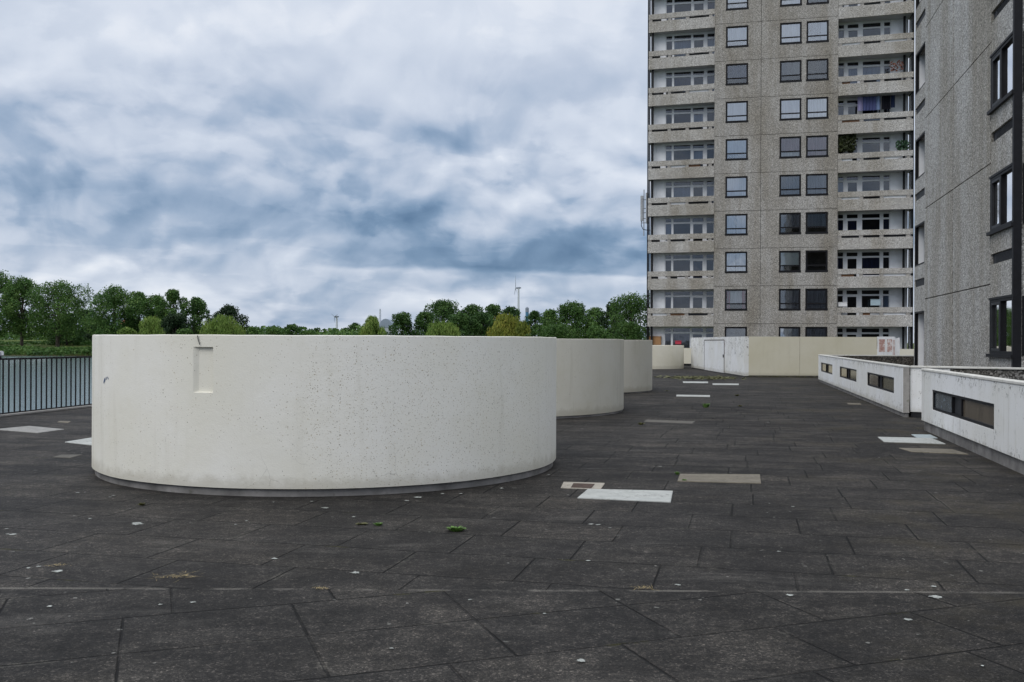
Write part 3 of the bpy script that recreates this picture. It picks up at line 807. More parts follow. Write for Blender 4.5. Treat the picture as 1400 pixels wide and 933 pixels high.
# balconies
WD = 1.05
SK = math.tan(D2R(4))
rngb = random.Random(77)
for side in (0, 1):
    u0, u1 = (uL, uCL) if side == 0 else (uCR, uR)
    pins = ((909.3, 917.2), (920, 943), (946, 961), (965.5, 975)) if side == 0 else ((1145, 1152), (1157, 1171.8), (1178, 1202), (1207, 1215))
    wins = [(tu(a, WD), tu(c, WD)) for a, c in pins]
    wins = [(max(a, u0 + .02), min(c, u1 - .02)) for a, c in wins]
    um = tu(890.8 if side == 0 else 1235.2, .4)
    def fy(u):      # the parapets lean out of the facade line towards one end
        return (u0 + (u1 - u0) - u) * SK if side == 0 else -(u - u0) * SK
    def slab(bm, a, c, t, z0, z1, off=0.0, mi=0):
        prism(bm, [(a, fy(a) + off), (c, fy(c) + off), (c, fy(c) + off + t), (a, fy(a) + off + t)], z0, z1)
    for k in range(-1, 11):
        z = Z0 + PITCH * k
        if k >= 0:
            bm = bmesh.new()
            slab(bm, u0, u1, .14, z, z + .80)
            bal = build("balcony", bm, M['pebble_pale'], tower)
            bm = bmesh.new()
            prism(bm, [(u0 + .02, fy(u0) + .142), (u1 - .02, fy(u1) + .142), (u1 - .02, WD + .3), (u0 + .02, WD + .3)], z + .04, z + .18)
            build("floor_slab", bm, M['soffit'], bal)
            bm = bmesh.new(); slab(bm, u0, u1, .12, z + .97, z + 1.34, .01); build("top_rail", bm, M['pebble_pale'], bal)
            ue_ = [u0 + (u1 - u0 - .3) * f_ + .02 for f_ in (.0, .31, .60, .97)]
            for q_, uu in enumerate(ue_):
                bm = bmesh.new(); slab(bm, uu, uu + .24, .09, z + .803, z + .967, .03)
                build("spacer", bm, M['raw_conc'], bal)
                if q_ < 3 and rngb.random() < .8:  # mostly dark boards, added to stand for the balcony shade behind the slots
                    e0, e1 = uu + .25, ue_[q_ + 1] - .01
                    if rngb.random() < .35: e1 = e0 + (e1 - e0) * rngb.uniform(.4, .8)
                    bm = bmesh.new(); slab(bm, e0, e1, .02, z + .803, z + .967, .145)
                    build("slot_shade_board", bm, M[rngb.choice(['louvre', 'louvre', 'louvre', 'dark_in', 'white_board', 'wood'])], bal)
        if k > 9: continue
        # window wall at the back of the balcony
        zf, zc = z + .18, z + PITCH + .04
        zt0, zt1 = z + PITCH - .42, z + PITCH - .12
        hs = []
        for i, (a, c) in enumerate(wins):
            dr = (i == 2 and side == 0) or (i == 1 and side == 1)
            hs.append((a, c, zt0 + .03, zt1))
            ins = .06 if dr else 0
            hs.append((a + ins, c - ins, z + (.42 if dr else .95), zt0 - .09 - ins))
        bm = bmesh.new()
        wa, wc = wins[0][0] - .08, wins[-1][1] + .08
        wa, wc = max(wa, u0 + .01), min(wc, u1 - .01)
        panel(bm, wa, wc, max(zf, .02), zc, hs, WD, WD + .09)
        fw = build("window_wall", bm, M['white_frame'], tower)
        bm = bmesh.new()
        for h in hs: box(bm, h[0] - .01, h[1] + .01, WD + .05, WD + .058, h[2] - .01, h[3] + .01)
        build("pane", bm, M['glass_balcony'], fw)
        cm = rngb.choice(['curt_w', 'curt_w', 'curt_g', 'curt_b'])
        for i, h in enumerate(hs):
            if i % 2 == 1 and rngb.random() < (.4 if side == 0 else .25):
                bm = bmesh.new()
                fold_cloth(bm, h[0] - .02, h[1] + .02, WD + .16, h[2] - .1, h[3] + .03, .02, .12, 14)
                build("curtain", bm, M[cm], fw)
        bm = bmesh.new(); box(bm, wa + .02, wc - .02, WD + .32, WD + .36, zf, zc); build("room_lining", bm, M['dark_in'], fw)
        # white boarded part and glazed end
        ba, bc = (u0 + .12, wa - .004) if side == 0 else (wc + .004, u1 - .12)
        bm = bmesh.new(); box(bm, ba, bc, WD + .01, WD + .09, max(zf, .02), zc); build("white_panel", bm, M['white_board'], tower)
        bm = bmesh.new(); box(bm, um - .07, um + .07, .45, .6, max(zf, .02), zc)
        ue = u0 + .05 if side == 0 else u1 - .05
        es = empty_mull = build("mullion", bm, M['black'], tower)
        bm = bmesh.new()
        yb0, yb1 = fy(ue) + .2, WD
        for q in ((yb0, yb0 + .05, zf, zc), (yb1 - .05, yb1, zf, zc), (yb0 + .05, yb1 - .05, zf + 1.1, zf + 1.15), (yb0 + .05, yb1 - .05, zc - .08, zc - .03)):
            box(bm, ue - .025, ue + .025, q[0], q[1], max(q[2], .02), q[3])
        esn = build("end_screen", bm, M['black'], tower)
        bm = bmesh.new(); box(bm, ue - .004, ue + .004, yb0 + .05, yb1 - .05, max(zf, .02), zc - .08); build("pane", bm, M['glass'], esn)
# black pipes at the outer edges; the left one stands for a dark edge
for x_, y_, r_ in ((uR + .03, -.05, .06), (uL - .03, .5, .05)):
    bm = bmesh.new(); tube(bm, [(x_, y_, 0), (x_, y_, TOPZ)], r_, 8); build("dark_edge_pipe", bm, M['black'], tower)

# antenna on the flank of the tower
ant = empty("antenna", TO, -TT)
tag(ant, "pair of tall slim phone antennas on poles fixed to the flank of the tower", "antenna")
def tz(x, y): return onwall(TO, tr_, x, y)[1]
bm = bmesh.new(); ux = tu(878); tube(bm, [(ux, .9, tz(878, 321)), (ux, .9, tz(878, 257))], .035, 8); build("pole", bm, M['grey_metal'], ant)
for xa, ya, yb_ in ((875.2, 265.5, 301), (882.4, 261.5, 304)):
    ux = tu(xa); bm = bmesh.new(); box(bm, ux - .10, ux + .10, .78, .92, tz(xa, yb_), tz(xa, ya), bev=.03); build("panel", bm, M['grey_metal'], ant)
bm = bmesh.new()
for yy in (271, 283, 289, 297, 303):
    z = tz(878, yy); tube(bm, [(tu(875.2), .93, z), (tu(885.5), .93, z)], .025, 6)
build("bracket", bm, M['dark_metal'], ant)
bm = bmesh.new(); tube(bm, [(tu(874.6), .85, tz(874, 301)), (tu(874.6), .85, tz(874, 307)), (tu(877), .85, tz(877, 312)), (tu(881), .85, tz(881, 313)), (tu(886), 1.2, tz(886, 312.5))], .03, 6); build("cable_or_crack", bm, M['dark_metal'], ant)

# ================================================================== NEAR BLOCK
BO = at(1263.6, 467, 29.3); BO.z = 0
bang = math.atan2(-DV[1], -DV[0])
block = empty("apartment_block", BO, bang)
tag(block, "close grey pebble faced apartment block with black framed corner windows", "building")
bd = (-DV[0], -DV[1])
def bs(x, y=467): return onwall(BO, bd, x, y)
BW0, BC = bs(1353.2)[0], bs(1385.5)[0]
XJ = bs(1301.8)[0]
print("block", BW0, BC, XJ, bs(1264, 160), bs(1352, 82), bs(1352, 158.8))
joints = [2.92 + 2.7 * k for k in range(-1, 6)]
BTOP = 16.4
def bx_z(k): return 1.36 + 2.7 * k, 2.58 + 2.7 * k
g = .014
bm = bmesh.new()
zz = [0.0] + joints[1:] + [BTOP]
for a, c in zip(zz, zz[1:]):
    panel(bm, .0, XJ - .04, a + g, c - g, [], 0, .25); panel(bm, XJ + .04, BW0 - .012, a + g, c - g, [], 0, .25)
hs = []; 
for k in range(0, 5):
    z0, z1 = bx_z(k); hs.append((BW0 + .02, BC - .02, z0, z1)); hs.append((BW0 + .02, BC - .02, z1 + .77, z1 + 1.0))
panel(bm, BW0 + .012, BC, 0, BTOP, hs, 0.004, .25)
build("wall", bm, M['pebble_near'], block)
bm = bmesh.new()      # gable end facing the camera
hs2 = []
for k in range(0, 5):
    z0, z1 = bx_z(k); hs2.append((.16, 2.6, z0, z1)); hs2.append((.16, 2.6, z1 + .77, z1 + 1.0))
panel(bm, .135, 11, 0, BTOP, hs2, BC + .001, BC - .24, swap=True)
build("wall", bm, M['pebble_near'], block)
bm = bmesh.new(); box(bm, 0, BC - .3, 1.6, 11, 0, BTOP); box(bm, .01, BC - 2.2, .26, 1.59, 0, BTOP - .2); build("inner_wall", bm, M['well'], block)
bm = bmesh.new(); box(bm, BC - .03, BC + .075, -.03, .13, 0, BTOP); build("corner_strip", bm, M['black'], block)
bm = bmesh.new(); box(bm, -1.6, BC, 0, 11, BTOP + .003, BTOP + .3); build("roof", bm, M['pebble_near'], block)
for k in range(0, 5):
    z0, z1 = bx_z(k)
    a, c = BW0 + .02, BC - .02
    bm = bmesh.new(); t = .075
    for q in ((a, c, z0, z0 + t), (a, c, z1 - t, z1), (a, a + t, z0 + t, z1 - t), (c - t, c, z0 + t, z1 - t), (a + (c - a) * .43, a + (c - a) * .43 + .11, z0 + t, z1 - t)):
        box(bm, q[0], q[1], -.012, .10, q[2], q[3])
    box(bm, a - .06, BC + .08, -.075, -.0125, z0 - .06, z0 + .012); box(bm, a - .02, BC + .02, -.03, -.0125, z1 - .02, z1 + .03)
    w = build("window", bm, M['black'], block)
    bm = bmesh.new(); box(bm, a + t, c - t, .05, .058, z0 + t, z1 - t); build("pane", bm, M['glass_sky'], w)
    # inner casement frame of the narrow light, one set ajar
    x0, x1 = a + t + .003, a + (c - a) * .43 - .003
    bm = bmesh.new(); off = .0
    for q in ((x0, x1, z0 + t + .003, z0 + t + .06), (x0, x1, z1 - t - .06, z1 - t - .003), (x0, x0 + .055, z0 + t + .06, z1 - t - .06), (x1 - .055, x1, z0 + t + .06, z1 - t - .06)):
        box(bm, q[0], q[1], -.006, .045, q[2], q[3])
    build("casement", bm, M['dark_metal'], w)
    if k != 2:
        bm = bmesh.new(); fold_cloth(bm, a + (c - a) * .5, c - .03, .2, z0 + .05, z1 - .02, .02, .16); build("curtain", bm, M['curt_g'], w)
    if k == 0:
        bm = bmesh.new(); box(bm, a + (c - a) * .55, c - .12, .13, .15, z0 + .08, z0 + .42); build("white_card", bm, M['white_board'], w)
    bm = bmesh.new(); box(bm, a, c, .06, .1, z1 + .77, z1 + 1.0)
    for i in range(6): box(bm, a + .25, c - .25, .048, .0595, z1 + .80 + i * .03, z1 + .812 + i * .03)
    build("vent_slot", bm, M['louvre'], block)
    # gable window
    bm = bmesh.new()
    for q in ((.16, 2.6, z0, z0 + t), (.16, 2.6, z1 - t, z1), (.16, .16 + t, z0 + t, z1 - t), (2.6 - t, 2.6, z0 + t, z1 - t), (1.3, 1.38, z0 + t, z1 - t)):
        box(bm, BC - .1, BC + .02, q[0], q[1], q[2], q[3])
    box(bm, BC + .0202, BC + .08, .2, 2.7, z0 - .06, z0 + .012)
    w = build("window", bm, M['black'], block)
    bm = bmesh.new(); box(bm, BC - .06, BC - .052, .16 + t, 2.6 - t, z0 + t, z1 - t); build("pane", bm, M['glass_sky'], w)
    bm = bmesh.new(); box(bm, BC - .1, BC - .06, .16, 2.6, z1 + .77, z1 + 1.0); build("vent_slot", bm, M['louvre'], block)
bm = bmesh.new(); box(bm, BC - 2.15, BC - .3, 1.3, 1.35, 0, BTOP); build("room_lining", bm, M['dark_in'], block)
# glazed bay at the far end of the face
E0 = bs(1250.0)[0] - .12
hs3 = []
for k in range(0, 5):
    z0, z1 = bx_z(k); hs3.append((E0 + .06, -.10, z0 - (0.06 if k else .7), z1)); hs3.append((E0 + .06, -.10, z1 + .77, z1 + 1.0))
bm = bmesh.new(); panel(bm, E0, -.014, .5, BTOP, hs3, .012, .2); build("bay_wall", bm, M['pebble_near'], block)
for k in range(0, 5):
    z0, z1 = bx_z(k); zl = z0 - (.06 if k else .7)
    bm = bmesh.new(); t = .05
    for q in ((E0 + .06, -.10, zl, zl + t), (E0 + .06, -.10, z1 - t, z1), (E0 + .06, E0 + .06 + t, zl + t, z1 - t), (-.10 - t, -.10, zl + t, z1 - t)):
        box(bm, q[0], q[1], .016, .1, q[2], q[3])
    w = build("bay_window", bm, M['black'], block)
    bm = bmesh.new(); box(bm, E0 + .062, E0 + .09, .12, 1.6, zl - .1, z1 + .02); build("white_panel", bm, M['white_board'], w)
    bm = bmesh.new(); box(bm, E0 + .092, -.05, .205, 1.6, z1 + .022, z1 + .06); build("soffit", bm, M['soffit'], w)
    bm = bmesh.new(); box(bm, E0 + .06, -.1, .05, .1, z1 + .77, z1 + 1.0); build("vent_slot", bm, M['louvre'], block)
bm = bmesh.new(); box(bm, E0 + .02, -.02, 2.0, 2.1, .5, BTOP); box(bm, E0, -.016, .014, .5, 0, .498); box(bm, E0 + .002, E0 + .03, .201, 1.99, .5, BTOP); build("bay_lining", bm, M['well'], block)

# ================================================================== RAILING BY THE LAKE
rail = empty("railing", railpt(0)[0], math.atan2(rd.y, rd.x))
tag(rail, "black vertical bar railing along the edge of the deck by the lake", "railing")
R0, R1_ = -33.0, 45.0
bm = bmesh.new(); xx = R0; i = 0
sp = .176
while xx < R1_:
    if i % 28 != 19: box(bm, xx - .018, xx + .018, -.007, .007, .05, 1.165)
    xx += sp; i += 1
build("bar", bm, M['black'], rail)
bm = bmesh.new(); box(bm, R0, R1_, -.022, .022, 1.167, 1.205); box(bm, R0, R1_, -.015, .015, .07, .048); build("top_rail", bm, M['black'], rail)
xx = R0 + sp * 19; i = 0
pm = None
while xx < R1_:
    bm = bmesh.new(); box(bm, xx - .04, xx + .04, -.04, .04, 0, 1.166); 
    p_ = build("post", bm, M['black'], rail)
    xx += sp * 28
bm = bmesh.new(); box(bm, R0, R1_, -.13, .10, .002, .045, bev=.008)
build("kerb", bm, M['raw_conc'], rail)
lb = empty("lamp_head", railpt(.02)[0] + Vector((-.02, 0, 1.206)), math.atan2(rd.y, rd.x))
tag(lb, "small grey box lamp sitting on the railing top", "lamp")
bm = bmesh.new(); box(bm, -.05, .05, -.06, .05, .04, .15, bev=.02); build("housing", bm, M['grey_metal'], lb)
bm = bmesh.new(); tube(bm, [(0, 0, 0), (0, 0, .045)], .03, 8); build("stem", bm, M['dark_metal'], lb)
bm = bmesh.new(); box(bm, -.03, .03, -.066, -.0605, .06, .13); build("lens", bm, M['white_board'], lb)

# ================================================================== PALE SLABS SET IN THE PAVING
def m_slab(name, c, var=.18, dirt=.5):
    m, nt, b = newmat(name); p = pos(nt)
    col = nt.ramp(nt.noise(p, 5, 6, .7), [(.3, tuple(v * (1 - var) for v in c)), (.7, tuple(v * (1 + var) for v in c))])
    k = nt.ss(nt.noise(nt.scale(p, (.6, 2, 1)), 2.6, 5, .7), .55, .72)
    col = nt.mix(nt.m('MULTIPLY', k, dirt), col, rgba(tuple(v * .45 for v in c)))
    col = nt.mix(nt.m('MULTIPLY', nt.ss(nt.noise(p, 60, 3, .7), .55, .7), .3), col, rgba(tuple(v * .5 for v in c)))
    grit = nt.m('MULTIPLY', nt.ss(nt.noise(p, 26, 5, .8), .52, .62), nt.ss(nt.noise(p, 2.2, 4, .7), .44, .60))
    col = nt.mix(nt.m('MULTIPLY', grit, .75), col, rgba((.06, .056, .05)))
    setb(nt, b, col, .85, nt.noise(p, 30, 3), .004, .5, spec=.2)
    return m
S_white = m_slab("white_slab", (.40, .41, .39), .14, .7); S_beige = m_slab("beige_slab", (.165, .148, .118), .25, .7)
S_grey = m_slab("grey_slab", (.115, .108, .095), .2, .5); S_blue = m_slab("bluish_slab", (.36, .41, .42), .1, .3)
def slab(quad, m, label, h=.012, name="paving_slab", cat="slab"):
    ps = [ground(x, y) for x, y in quad]
    c = sum(ps, Vector()) / len(ps)
    bm = bmesh.new(); prism(bm, [(p_.x - c.x, p_.y - c.y) for p_ in ps], -.02, h, bev=.004)
    o = build(name, bm, m, loc=c)
    return tag(o, label, cat, "odd pale slabs set in the dark paving")
slab([(803.5, 670), (920, 672.6), (917, 687.6), (789.4, 681.8)], S_white, "large clean white slab in the dark paving, touching the drain cover")
slab([(929.6, 649.2), (1039, 650), (1040.6, 662), (926, 659)], S_beige, "weathered beige slab with dark streaks, beyond the clean white slab")
slab([(925, 540.3), (970.7, 541), (970.7, 543.2), (924.5, 542.4)], S_white, "thin looking white slab out in the paving beside a weed tuft")
slab([(933.5, 522.1), (968, 522.4), (968, 524.2), (934, 523.9)], S_white, "white slab before the painted door, one nearer the low cream round wall")
slab([(974, 524.9), (1010, 525.1), (1010, 526.9), (974.4, 526.6)], S_white, "white slab before the painted door, one nearer the corner of the screen wall")
slab([(1200, 598.3), (1274, 600), (1293, 607.8), (1208.6, 604.8)], S_white, "white slab by the near low wall with a bluish slab behind it")
slab([(1246, 594.9), (1272, 595.2), (1282, 599.8), (1254, 599.2)], S_blue, "bluish pale slab between the white slab and the gap of the low walls")
slab([(1229, 613.4), (1302, 615.2), (1324, 622), (1246, 618.6)], S_beige, "dirty beige slab against the foot of the near low wall")
slab([(-8, 588), (40, 583.3), (88, 587.8), (52, 592.8)], m_slab("speckled_slab", (.27, .265, .25)), "speckled pale grey slab between the railing and the big round wall")
slab([(88.4, 605.3), (127, 599), (168, 603.4), (128, 609.6)], S_white, "white slab partly hidden behind the big round wall")
slab([(72, 625.6), (84, 622.3), (113, 622), (96, 626.6)], S_grey, "small bluish grey slab below the speckled slab by the lake", .006)
slab([(78, 577.6), (82, 576), (97, 576.4), (93, 578.6)], S_beige, "small brown slab before the bars of the lake railing", .006)
slab([(884, 574), (950, 576.4), (946, 579.4), (880, 577)], S_grey, "dull grey slab lying beyond the foot of the grey round wall", .004)
slab([(1158, 551.4), (1176, 551.8), (1178, 553.6), (1160, 553.2)], S_beige, "small pale slab beside the wall with three slot windows", .006)
# drain
dq = [(770.5, 660), (827, 661.6), (821.5, 669.7), (766.6, 668)]
ps = [ground(x, y) for x, y in dq]; c = sum(ps, Vector()) / 4
dr = empty("drain_cover", c); tag(dr, "pale framed drain with a rusty brown lid in the paving", "drain")
bm = bmesh.new(); prism(bm, [(p_.x - c.x, p_.y - c.y) for p_ in ps], -.02, .010, bev=.003); build("frame", bm, m_slab("drain_concrete", (.36, .33, .28)), dr)
ps = [ground(x, y) for x, y in [(784, 662.6), (813, 663.6), (808.5, 669.0), (780.5, 668)]]
bm = bmesh.new(); prism(bm, [(p_.x - c.x, p_.y - c.y) for p_ in ps], .005, .016, bev=.002); build("lid", bm, M['rust'], dr)
# lichen blots, flat on the paving: nobody could count them
mlich, nt, b = newmat("lichen"); p = pos(nt)
setb(nt, b, nt.ramp(nt.noise(p, 30, 4, .7), [(.35, (.12, .125, .115)), (.5, (.27, .28, .26)), (.65, (.42, .44, .41))]), .9)
bm = bmesh.new(); rng = random.Random(17)
spots = [(188, 717, .06), (186.5, 716, .05), (375, 764.5, .035), (808, 717.3, .045), (818, 718, .03), (1279, 817, .045), (1284, 817.6, .035), (1241, 848, .028), (17, 731.5, .05), (10, 731, .03), (78, 782, .045), (53, 775.5, .03), (39, 777.5, .02), (68, 830, .03), (264, 824.5, .02), (219, 827.5, .015), (643, 821, .018), (744.5, 840, .018), (804, 767.5, .02), (486, 784, .04), (483, 707.5, .03), (926, 800.5, .02), (927.5, 801, .02), (1065, 755, .02), (1084, 693.5, .02), (1276, 803, .025), (322, 718, .02), (337, 713, .016), (341, 716, .014), (123, 710, .02), (9, 724, .02), (535, 888, .02), (795, 905, .03), (1080, 815, .035), (1240, 808, .02), (1343, 912, .014), (155, 678.5, .02), (151, 680.5, .025), (106, 674.5, .03), (116, 674, .02), (374, 687.5, .02), (426, 686.6, .03), (444, 695.5, .04), (556, 685.5, .03), (571, 681, .05), (605, 676, .03), (630, 676, .025), (686, 668.6, .03), (750, 650, .02), (834, 723, .015)]
for si, (x, y, r) in enumerate(spots):
    c = ground(x, y); k = rng.randint(15, 22); r *= rng.uniform(.6, .95)
    ph = rng.uniform(0, 6)
    bm.faces.new([bm.verts.new((c.x + math.cos(2 * PI * i / k) * r * rng.uniform(.5, 1.25), c.y + math.sin(2 * PI * i / k) * r * rng.uniform(.5, 1.25), .004 + si * .00008)) for i in range(k)])
tag(build("lichen", bm, mlich), kind='stuff')

# ================================================================== WEEDS
def leaf_mat(n, c): 
    m, nt, b = newmat(n); g_ = nt.n('ShaderNodeNewGeometry').outputs['Random Per Island']
    setb(nt, b, nt.ramp(g_, [(0, tuple(v * .6 for v in c)), (1, tuple(v * 1.4 for v in c))]), .6); return m
W_green, W_olive, W_dry = leaf_mat("weed_leaf", (.085, .17, .03)), leaf_mat("moss_leaf", (.09, .09, .025)), leaf_mat("dry_grass", (.28, .21, .085))
def weed(x, y, r, h, m, label, n=60, blade=False, seed=0, name="weed", cat="plant"):
    rng = random.Random(seed); c = ground(x, y); bm = bmesh.new()
    for i in range(n):
        a = rng.uniform(0, 2 * PI); d = r * math.sqrt(rng.random()); bx_, by_ = d * math.cos(a) , d * math.sin(a) * .6
        if blade == 2:      # dead stalks lying loose
            o = Vector((rng.gauss(0, r * .5), rng.gauss(0, r * .28), .004 + rng.random() * h * .5)); l = rng.uniform(.2, .6) * r
            tip = o + Vector((math.cos(a) * l, math.sin(a) * l, rng.uniform(-.2, .5) * h)); tip.z = max(tip.z, .004)
            sd_ = Vector((-math.sin(a), math.cos(a), 0)) * .0022
            bm.faces.new([bm.verts.new(q_) for q_ in (o - sd_, o + sd_, tip)]); continue
        o = Vector((bx_ * .6, by_ * .6, 0)); hh = h * rng.uniform(.4, 1); l = rng.uniform(.5, 1)
        tip = Vector((bx_ * (1 + .5 * l), by_ * (1 + .5 * l), hh * (.35 if blade == 2 else 1)))
        s = Vector((-math.sin(a), math.cos(a), rng.uniform(-.3, .3))) * ((.003 if blade else .011) * (r / .08) ** .5)
        mid = o.lerp(tip, .55) + Vector((0, 0, hh * .25))
        v = [bm.verts.new(p_) for p_ in (o - s * .3, o + s * .3, mid + s, mid - s)]; bm.faces.new(v)
        t_ = bm.verts.new(tip); bm.faces.new((v[3], v[2], t_))
    o = build(name, bm, m, loc=c); return tag(o, label, cat, "weeds in the paving joints")
weed(623, 726.5, .075, .04, W_green, "bright green weed in a paving joint below the big round wall", 90, seed=1)
weed(517, 719, .035, .03, W_green, "small green weed in the joint with a moss clump close by", 60, seed=2)
weed(494, 717.5, .05, .015, W_olive, "low olive moss clump beside the small green weed", 60, seed=3)
weed(965, 557.5, .09, .11, W_green, "tuft of green weed standing alone on the open walkway", 70, seed=4)
weed(194, 691, .035, .025, W_olive, "tiny moss tuft in the joint under the slot of the round wall", 40, seed=5)
weed(240, 789.5, .14, .03, W_dry, "straw coloured tuft of dead grass lying flat in the paving", 70, 2, seed=6)
weed(882, 806, .09, .02, W_dry, "dead grass wisp on the line where the slabs change direction", 40, 2, seed=7)
weed(438, 806.5, .05, .02, W_dry, "small brown dead tuft between the straw tuft and the grass wisp", 40, 2, seed=8)
weed(79, 774, .07, .015, W_dry, "pale scrap of dead grass among white lichen spots", 40, 2, seed=9)
weed(926, 649, .03, .035, W_green, "green weed at the corner of the weathered beige slab", 50, seed=10)
weed(935.5, 658.5, .025, .03, W_green, "small weed on the near edge of the weathered beige slab", 40, seed=11)
weed(912, 535, .08, .02, W_olive, "mossy tuft near the foot of the third round wall", 50, seed=12)
weed(1008, 541.5, .08, .05, W_olive, "olive weed on the walkway before the buff wall", 50, seed=13)
weed(1012, 556, .06, .035, W_olive, "small olive weed one slab nearer than the other walkway weed", 40, seed=14)
weed(876, 581, .07, .05, W_olive, "moss tuft beside the dull grey slab", 40, seed=15)
# moss strip before the screen wall
bm = bmesh.new(); rng = random.Random(30)
for i in range(900):
    x = rng.gauss(958, 24); y = rng.gauss(516.8, .9) + (x - 958) * .012
    if x < 893 or x > 1020: continue
    c = ground(x, y); s = rng.uniform(.05, .14); a = rng.uniform(0, 6)
    if c.y > 46.8 and c.x > 10.3: continue
    v = [bm.verts.new((c.x + math.cos(a + k * PI / 2) * s, c.y + math.sin(a + k * PI / 2) * s, .006 + (k % 2) * rng.uniform(0, .03))) for k in range(4)]
    bm.faces.new(v)
for i in range(250):
    t = rng.random(); c = P1 + n_ * t * 4.5; s = rng.uniform(.03, .08); a = rng.uniform(0, 6)
    v = [bm.verts.new((c.x + math.cos(a + k * PI / 2) * s, c.y - .12 + math.sin(a + k * PI / 2) * s, .006 + (k % 2) * rng.uniform(0, .05))) for k in range(4)]
    bm.faces.new(v)
tag(build("moss", bm, W_olive), kind='stuff')

# ================================================================== THINGS ON THE BALCONIES
def tpt(x, y, w):   # point of the tower's own frame under a pixel, at depth w behind the facade
    A = (TO.x + tn_[0] * w, TO.y + tn_[1] * w)
    u, z = onwall(A, tr_, x, y)
    return Vector((A[0] + tr_[0] * u, A[1] + tr_[1] * u, z))
def leafy(name, label, x0, x1, y0, y1, w, m, n, seed, cat="plant", size=.09, depth=.3, group=None):
    rng = random.Random(seed); bm = bmesh.new(); c = tpt((x0 + x1) / 2, y1, w)
    W_, H_ = (x1 - x0) * .0525, (y1 - y0) * .0525
    for i in range(n):
        while True:
            fx, fz = rng.uniform(-.5, .5), rng.random()
            if fx * fx * 4 * .8 + (fz - .5) ** 2 * 1.6 < .8 + rng.random() * .3: break
        o = Vector((fx * W_ * tr_[0], fx * W_ * tr_[1], fz * H_)) + Vector((tn_[0], tn_[1], 0)) * rng.uniform(-depth / 2, depth / 2)
        q = Vector((rng.gauss(0, 1), rng.gauss(0, 1), rng.gauss(0, 1))).normalized(); t = q.orthogonal().normalized(); s = q.cross(t)
        k = size * rng.uniform(.5, 1.2)
        bm.faces.new([bm.verts.new(o + t * k), bm.verts.new(o + s * k * .5), bm.verts.new(o - t * k), bm.verts.new(o - s * k * .5)])
    return tag(build(name, bm, m, loc=c), label, cat, group)
W_ivy = leaf_mat("ivy_leaf", (.035, .045, .012)); W_shrub = leaf_mat("balcony_shrub_leaf", (.035, .085, .04)); W_rustleaf = leaf_mat("reddish_leaf", (.16, .05, .025))
fyR = lambda x: -(tu(x) - uCR) * SK
leafy("climbing_plant", "dense dark creeper covering one end of a tower balcony", 1145, 1169, 180, 207, .35, W_ivy, 900, 1, size=.13)
leafy("potted_plant", "bushy green plant on the creeper balcony, at its other end", 1226, 1242, 193, 205, .05, W_shrub, 260, 2, size=.12)
leafy("potted_plant", "reddish spiky plant on a tower balcony two floors above the washing", 1217, 1234, 84, 97, .05, W_rustleaf, 120, 3, size=.10)
# washing on a line
cl = empty("washing_line", tpt(1170, 140, .4), -TT); tag(cl, "washing line with blue and dark clothes on a tower balcony", "washing")
x0 = 0
bm = bmesh.new(); L = (1238 - 1170) * .0525; tube(bm, [(-.4, 0, .38), (L / 2, 0, .33), (L, 0, .38)], .012, 4); build("line", bm, M['dark_metal'], cl)
for (a, c, m_, zl) in ((.12, .45, m_cloth("lilac_cloth", (.30, .28, .46)), -.62), (.46, 1.35, m_cloth("blue_cloth", (.085, .10, .22)), -.62), (1.36, 1.62, m_cloth("pale_blue_cloth", (.20, .27, .44)), -.6), (1.72, 2.3, m_cloth("black_cloth", (.012, .012, .018)), -.6), (2.32, 2.6, m_cloth("navy_cloth", (.02, .03, .07)), -.5)):
    bm = bmesh.new(); fold_cloth(bm, a, c, 0, zl, .36, .035, .22); o_ = build("garment", bm, m_, cl)
# other small balcony things
def crate(x0, x1, y0, y1, w, c, label, name, cat):
    a = tpt(x0, y1, w); W_ = (x1 - x0) * .0525; H_ = (y1 - y0) * .0525
    o = empty(name, a, -TT); tag(o, label, cat)
    bm = bmesh.new(); box(bm, 0, W_, 0, .35, 0, H_, bev=.02); build("body", bm, plain(name + "_finish", c, .6, .1), o)
    bm = bmesh.new(); box(bm, -.02, W_ + .02, -.02, .37, H_ + .001, H_ + .05, bev=.015); build("rim", bm, plain(name + "_rim", tuple(v * .9 for v in c), .6, .1), o)
crate(1146, 1157.5, 414.5, 419.5, .2, (.66, .66, .66), "white flower trough on the lowest parapet balcony of the tower", "planter", "planter")
crate(1190.5, 1203, 410.5, 418, .3, (.35, .45, .50), "pale blue box on the lowest parapet balcony of the tower", "storage_box", "box")
crate(923, 931.5, 466.8, 471, 1.0, (.62, .05, .09), "bright red box on the ground floor terrace of the tower", "storage_box", "box")
crate(887, 904, 460.5, 472, .7, (.36, .19, .08), "brown wooden board crate on the ground floor terrace of the tower", "crate", "crate")

# ================================================================== TREES
L_dark = m_leaf("dark_foliage", (.013, .040, .010), (.038, .092, .021), (.095, .17, .042))
L_mid = m_leaf("mid_foliage", (.020, .060, .013), (.058, .130, .028), (.14, .225, .055))
L_will = m_leaf("willow_foliage", (.062, .125, .018), (.14, .225, .042), (.25, .32, .08), .3)
L_gold = m_leaf("golden_willow_foliage", (.070, .11, .016), (.18, .215, .032), (.34, .31, .055), .3)
L_deep = m_leaf("deep_foliage", (.008, .020, .010), (.018, .042, .015), (.038, .068, .024))
L_fresh = m_leaf("fresh_foliage", (.022, .060, .014), (.052, .115, .024), (.10, .17, .04))
BARK = plain("bark", (.055, .045, .035), .95, .4, 2.0)

